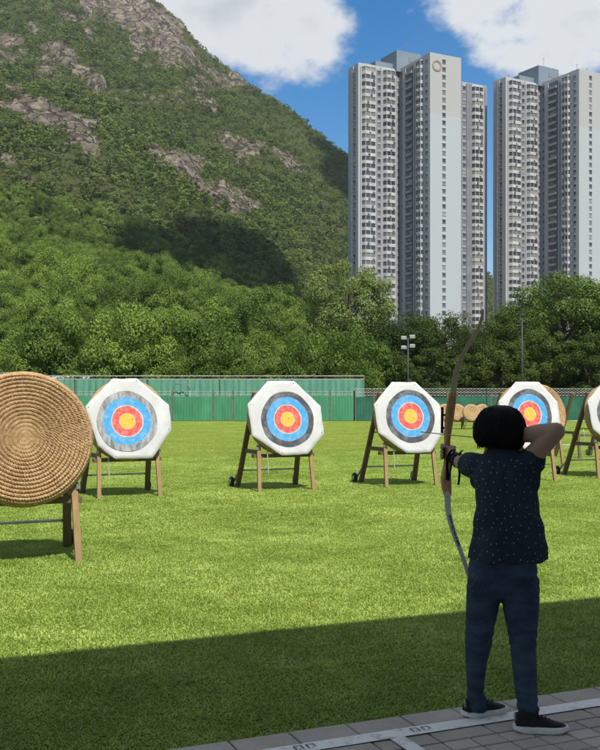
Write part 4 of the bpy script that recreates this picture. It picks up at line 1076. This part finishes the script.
# wrinkles: shallow folds running down from the shoulders
bm = bmesh.new(); bm.from_mesh(me)
for v in bm.verts:
    zf = v.co.z; g = math.sin(v.co.x*95+math.sin(zf*17)*1.2)*max(0, min(1, (zf-1.05)/.16))*.0052*(1 if zf < 1.27 else .25)*max(.2, 1-abs(v.co.x+.02)/.13)
    f2 = math.sin((v.co.x*.6-zf*1.0)*42+v.co.x*9)*.005*max(0, 1-abs(zf-1.02)/.15)+math.sin(v.co.x*52+1)*.007*max(0, (1.0-zf)/.18)
    v.co += v.normal*(g+f2)
bm.normal_update(); bm.to_mesh(me)
# printed dashes as part of the same mesh
fl_ = [f for f in bm.faces if f.normal.z < .8]; rd = random.Random(21); ds = []
tries = 0
while len(ds) < 380 and tries < 14000:
    tries += 1; f = rd.choice(fl_); c = f.calc_center_median()
    if c.z > 1.33 or c.z < .835 or any((c-q).length < rd.uniform(.018, .034) for q, _ in ds): continue
    ds.append((c.copy(), f.normal.copy()))
bm.free()
vs = [v.co.copy() for v in me.vertices]; fs = [tuple(p.vertices) for p in me.polygons]; mi = [0]*len(fs)
for c, nn in ds:
    t_ = nn.orthogonal().normalized(); t_ = (Quaternion(nn, rd.uniform(0, 6.28)) @ t_); b_ = nn.cross(t_)
    ln, wd = rd.uniform(.0024, .0052), rd.uniform(.0012, .0019); o0 = len(vs)
    bend = rd.uniform(-.003, .003)
    for (u, w_) in ((-1, -1), (0, -1), (1, -1), (1, 1), (0, 1), (-1, 1)): vs.append(c+nn*.0022+t_*ln*u+b_*(wd*w_+(bend if u == 0 else 0)))
    fs += [(o0, o0+1, o0+4, o0+5), (o0+1, o0+2, o0+3, o0+4)]; mi += [1, 1]
me2 = bpy.data.meshes.new('blouse'); me2.from_pydata(vs, [], fs); me2.polygons.foreach_set('material_index', mi); me2.update()
link('blouse', me2, [mshirt.m, M_DASH], per, True)
# jeans
mj = Mat('navy_jeans', (.014, .028, .055), .85, .15)
jn = mj.noise(7, 5, .65, stretch=(1, 1, 2.2)); jw = mj.noise(4, 3, .5); mj.col(mj.ramp(jn, [(.3, (.018, .031, .052)), (.75, (.058, .085, .125))])); mj.bump(jn, .5, .02)  # light and dark tones in the denim stand in for fold shading
j = MB()
j.loft([row(596, 473, 533, .085, .05, 0), row(585, 468.5, 536.5, .112, .05, 0), row(568, 468, 537, .125, .05, 0), row(550, 472, 534, .115, .05, 0), row(540, 474, 532, .11, .05, 0)])
def leg(rows_, dy0, dy1, dk):
    n = len(rows_); rg = []
    for i, (y, x0, x1) in enumerate(rows_):
        Y_ = dy0+(dy1-dy0)*i/(n-1); kk = Y_/F; hw = (x1-x0)/2*kk
        rg.append(ell(L(((x0+x1)/2*kk-300*kk, Y_, EYE-(y-HZ)*kk)), hw, hw*dk, 0, 28, 2.0))
    j.loft(rg)
leg([(578, 468, 503), (595, 466.5, 501), (612, 466, 497.5), (630, 465.5, 493.5), (647, 465, 491), (662, 465.5, 487), (680, 466.5, 484.5), (690, 467, 484), (700, 467.0, 486), (711, 467.2, 486.5)], 4.91, 4.975, 1.08)
leg([(578, 501, 538.5), (595, 502, 539), (612, 503.5, 538.5), (630, 507.5, 537), (647, 510.5, 536), (665, 512, 536.5), (682, 514, 537), (700, 516.5, 537.5), (708, 517.5, 538.5), (716, 517.5, 539)], 4.86, 4.785, 1.08)
me = remesh(j, .0075, 4); bm = bmesh.new(); bm.from_mesh(me)
for v in bm.verts:
    z_ = v.co.z; f = 0
    for zc, w_, am in ((.06, .12, .0045), (.40, .10, .0032), (.66, .10, .0035)):
        f += am*math.sin(z_*(120+25*math.sin(v.co.x*17+zc*9))+v.co.x*38*(1 if v.co.x > -.03 else -1)+math.sin(v.co.y*60)*1.1)*max(0, 1-abs(z_-zc-.05)/w_)
    v.co += v.normal*f
bm.to_mesh(me); bm.free()
link('jeans', me, mj.m, per, True)
# shoes
M_SHOE = simple('black_trainer', (.012, .012, .013), .7, .25, var=.4, scale=30, bump=.5, bscale=150)
M_SOLE = simple('pale_sole', (.62, .61, .57), .7, .2, var=.15, scale=20); M_LACE = simple('shoe_trim', (.30, .30, .30), .7, .2)
M_HEEL = simple('heel_red', (.30, .03, .03), .6, .3)
def shoe(heel, yaw, ln=.245):
    t = bpy.data.objects.new('shoe', None)
    R = Matrix.Translation(L(heel)) @ Matrix.Rotation(yaw, 4, 'Z')
    prof = [(0, .028, .090, .012), (.03, .036, .104, .002), (.07, .038, .108, 0), (.10, .036, .088, 0), (.14, .040, .070, 0), (.18, .044, .055, .002), (.215, .038, .046, .006), (.24, .020, .036, .012)]
    m = MB(); m.M = R; rg = []
    for (x_, w_, h_, l_) in prof:
        rg.append([Vector((x_, w_*math.copysign(abs(math.cos(a))**.8, math.cos(a)), .022+max(0, math.sin(a))*(h_-.022)+min(0, math.sin(a))*.004)) for a in [2*PI*q/20 for q in range(20)]])
    m.loft(rg); up = m.build('shoe', M_SHOE, per, True)
    m = MB(); m.M = R; rg = []
    for (x_, w_, h_, l_) in [(-.012, .020, 0, .014)]+prof+[(.252, .012, 0, .016)]:
        w2 = w_+.006; rg.append([Vector((x_, w2*c_, z_)) for c_, z_ in ((-.9, l_), (.9, l_), (1.0, .012+l_*.6), (1.0, .028+.006*(x_ < .06)), (.85, .034), (-.85, .034), (-1.0, .028+.006*(x_ < .06)), (-1.0, .012+l_*.6))])
    m.loft(rg); m.build('sole', M_SOLE, up, True, .003)
    m = MB(); m.M = R
    for q in range(5):
        x_ = .085+q*.018; hh = .098-q*.0085
        m.tube([(x_, -.022, hh-.012), (x_+.004, 0, hh+.001), (x_, .022, hh-.012)], .0035, 6)
    m.tube([(.078, 0, .10), (.07, -.018, .112), (.06, -.012, .10)], .003, 6); m.tube([(.078, 0, .10), (.07, .018, .112), (.055, .014, .10)], .003, 6)
    m.build('laces', M_SHOE, up, True)
    m = MB(); m.M = R; m.tube([(.004, 0, .055), (-.002, 0, .075), (-.003, 0, .092)], [.008, .008, .004], 8); m.build('heel_tab', M_LACE, up, True)
shoe((.836, 4.958, .016), D2(24)); shoe((1.048, 4.762, .016), D2(-4))
# arm guard on the bow arm, its straps hanging
M_STRAP = simple('black_strap', (.010, .010, .011), .7, .25)
m = MB(); ax = (elL-wrL).normalized()
for q in (.045, .105):
    c = wrL+ax*q; r = .031+q*.06
    u = ax.orthogonal().normalized(); w_ = ax.cross(u)
    ring = [[c+ax*dx+(u*math.cos(a)+w_*math.sin(a))*(r+dr) for (dx, dr) in ((-.011, 0), (.011, 0), (.011, .004), (-.011, .004))] for a in [2*PI*z_/20 for z_ in range(21)]]
    m.loft(ring, cap=False)
ag = m.build('arm_guard', M_STRAP, per, True)
def ribbon(pts, w, name):
    m = MB(); pts = [Vector(p) for p in pts]; wv = Vector((1, .15, 0)).normalized()*(w/2)
    m.loft([[p-wv+Vector((0, -.0015, 0)), p+wv+Vector((0, -.0015, 0)), p+wv+Vector((0, .0015, 0)), p-wv+Vector((0, .0015, 0))] for p in pts]); m.build(name, M_STRAP, ag)
Y_ = 5.37
ribbon([L(at(*p, Y_)) for p in ((453, 449.5), (450, 452), (447.5, 458), (447, 466), (447.5, 474), (447, 480))], .017, 'strap')
ribbon([L(at(*p, Y_)) for p in ((455, 449), (452.5, 455), (451.5, 464), (450, 473), (448.5, 481))], .010, 'strap')
Y_ = 5.28
ribbon([L(at(*p, Y_)) for p in ((463, 450), (460.5, 452), (458.5, 458), (458.8, 466), (459.5, 474), (459, 480), (458.2, 485))], .012, 'strap')

# ================================================================== BOW AND ARROW
rz_ = Vector((grip.x, grip.y, 0))
bow = thing('recurve_bow', rz_, 0, 'wooden recurve bow with grey limbs held drawn by the archer', 'bow')
mr = Mat('riser_wood', (.26, .14, .05), .4, .4)
w1 = mr.noise(9, 6, .65, stretch=(5, 5, .6)); mr.col(mr.ramp(w1, [(.3, (.18, .085, .03)), (.5, (.36, .19, .07)), (.7, (.52, .31, .12))]))
M_LIMB = simple('limb_laminate', (.46, .40, .26), .45, .3, var=.12, scale=5); M_LIMBD = simple('limb_marking', (.03, .03, .03), .5, .3, var=.3, scale=60)
M_LIMBG = simple('lower_limb_face', (.40, .39, .345), .4, .4, var=.1, scale=5)
B = lambda p: Vector(p)-rz_
back = -aim                                          # towards the archer
def pt(px, py, D=0):
    """point of the bow D metres nearer the archer than the grip"""
    Y_ = grip.y+back.y*D; return B(at(px, py, Y_))
def strip(mb, pts, ws, ths, mi=0):
    rg = []
    for i, p in enumerate(pts):
        d = (pts[min(i+1, len(pts)-1)]-pts[max(i-1, 0)]).normalized(); sx_ = Vector((.94, .33, 0)); sx_ = (sx_-d*sx_.dot(d)).normalized(); n_ = d.cross(sx_).normalized()
        a, b = sx_*(ws[i]/2), n_*(ths[i]/2)
        rg.append([p-a*.8-b, p+a*.8-b, p+a-b*.3, p+a+b*.3, p+a*.8+b, p-a*.8+b, p-a+b*.3, p-a-b*.3])
    mb.loft(rg, mi)
m = MB(); R_ = [(453.3, 389), (452.2, 398), (450.2, 410), (448.8, 422), (447.6, 433), (447.0, 440), (447.3, 448), (447.6, 458), (447.0, 467), (445.8, 476), (446.0, 485), (447.2, 492), (447.5, 498)]
ws = [.036, .048, .052, .046, .036, .028, .028, .030, .038, .060, .062, .050, .040]; th = [.02, .03, .04, .045, .045, .045, .05, .05, .05, .05, .045, .03, .02]
ds_ = [.05, .03, .01, 0, 0, 0, -.01, -.01, 0, .0, .01, .03, .05]
strip(m, [pt(*p, d) for p, d in zip(R_, ds_)], ws, th); ri = m.build('riser', mr.m, bow, True)
sdm = ri.modifiers.new('s', 'SUBSURF'); sdm.levels = sdm.render_levels = 2
up_ = [(453.2, 394, .05), (454.0, 385, .08), (455.3, 376, .12), (458.0, 366, .165), (461.8, 357, .21), (466.0, 349, .25), (470.5, 341.5, .285), (475.0, 335, .315), (478.6, 328.5, .345), (480.8, 322, .375), (482.2, 316, .395), (483.0, 309, .405)]
lo_ = [(447.3, 491, .05), (447.6, 501, .08), (448.0, 511, .12), (449.9, 520, .16), (452.4, 529, .20), (455.5, 538, .24), (459.0, 547, .275), (462.4, 556, .31), (465.4, 565, .34), (467.8, 573, .365), (469.6, 581, .385), (470.6, 589, .395)]
n_ = len(up_)
wl_ = [.040-.020*i/(n_-1) if i < n_-3 else .022-.004*(i-n_+3) for i in range(n_)]; tl_ = [.009-.004*i/(n_-1) for i in range(n_)]
U = [pt(a, b, d) for a, b, d in up_]; Lo = [pt(a, b, d) for a, b, d in lo_]
for P_, nm, mat in ((U, 'upper_limb', M_LIMB), (Lo, 'lower_limb', M_LIMBG)):
    m = MB(); strip(m, P_, wl_, tl_); ob_ = m.build(nm, mat, bow, True); q = ob_.modifiers.new('s', 'SUBSURF'); q.levels = q.render_levels = 2
    if nm == 'lower_limb':                         # the dark lettering band along the lower limb
        m = MB()
        tot = 22
        for i in range(tot):
            f = 2.6+3.4*i/tot; a = int(f); c = P_[a].lerp(P_[a+1], f-a); d = (P_[a+1]-P_[a]).normalized(); sx_ = Vector((.94, .33, 0)); nn = d.cross(sx_).normalized()
            if nn.y > 0: nn = -nn
            wv = random.uniform(.006, .010); c = c+nn*.0075
            for h_ in ((-.6, .2), (.3, .9)):
                if random.random() < .8: m.add([c+d*.0005*0+sx_*wv*h_[0]-d*.0055, c+sx_*wv*h_[1]-d*.0055, c+sx_*wv*h_[1]+d*.0045, c+sx_*wv*h_[0]+d*.0045], [(0, 1, 2, 3)])
        m.build('limb_lettering', M_LIMBD, ob_)
nk = nock+PX0-rz_
M_STRING = simple('bow_string', (.05, .05, .045), .6, .3)
m = MB(); m.tube([U[-1], nk, Lo[-1]], .0015, 6); m.build('string', M_STRING, bow, True)
m = MB(); a0 = pt(442.3, 407, -.02); a1 = pt(442.0, 433, -.02)
m.bar(a0, a1, .013, .02, up=(0, 1, 0)); m.bar(pt(442.1, 415, -.02), pt(449, 415, -.01), .012, .012); m.bar(pt(442.1, 428, -.02), pt(447, 428, -.01), .012, .012); m.build('sight_bar', M_STRAP, bow)
ar0 = nock+PX0; ar1 = at(441.0, 434.0, 5.50); dr = (ar1-ar0).normalized(); tip = ar0+dr*.73
ar = thing('arrow', ar0, 0, 'thin pale arrow nocked on the bowstring beside the riser', 'arrow')
M_SHAFT = simple('arrow_shaft', (.22, .21, .17), .4, .4); M_FL = simple('fletching', (.5, .1, .08), .7, .2); M_PT = simple('steel_point', (.4, .4, .4), .3, .5, .9)
m = MB(); m.tube([Vector(), dr*.72], .0027, 8); m.build('shaft', M_SHAFT, ar, True)
m = MB(); m.tube([dr*.72, dr*.735, dr*.75], [.0042, .0038, .0008], 8); m.build('point', M_PT, ar, True)
for q in range(3):
    a = 2*PI*q/3; u = dr.orthogonal().normalized(); w_ = dr.cross(u); o_ = u*math.cos(a)+w_*math.sin(a); n2_ = dr.cross(o_)*.0004
    m = MB(); prof = [dr*.025+o_*.003, dr*.04+o_*.013, dr*.075+o_*.009, dr*.085+o_*.003]
    m.loft([[p-n2_ for p in prof], [p+n2_ for p in prof]]); m.build('fletching', M_FL, ar)

# ================================================================== AIR
mz = bpy.data.materials.new('haze_air'); mz.use_nodes = True; mz.node_tree.nodes.remove(mz.node_tree.nodes['Principled BSDF'])
pv = mz.node_tree.nodes.new('ShaderNodeVolumePrincipled'); pv.inputs['Density'].default_value = .00009; pv.inputs['Color'].default_value = (.86, .92, 1, 1); pv.inputs['Anisotropy'].default_value = .2
mz.node_tree.links.new(pv.outputs[0], mz.node_tree.nodes['Material Output'].inputs['Volume'])
m = MB(); m.box(-4500, 4500, -3500, 7500, -1.4, 610); tag(m.build('haze', mz), kind='stuff')
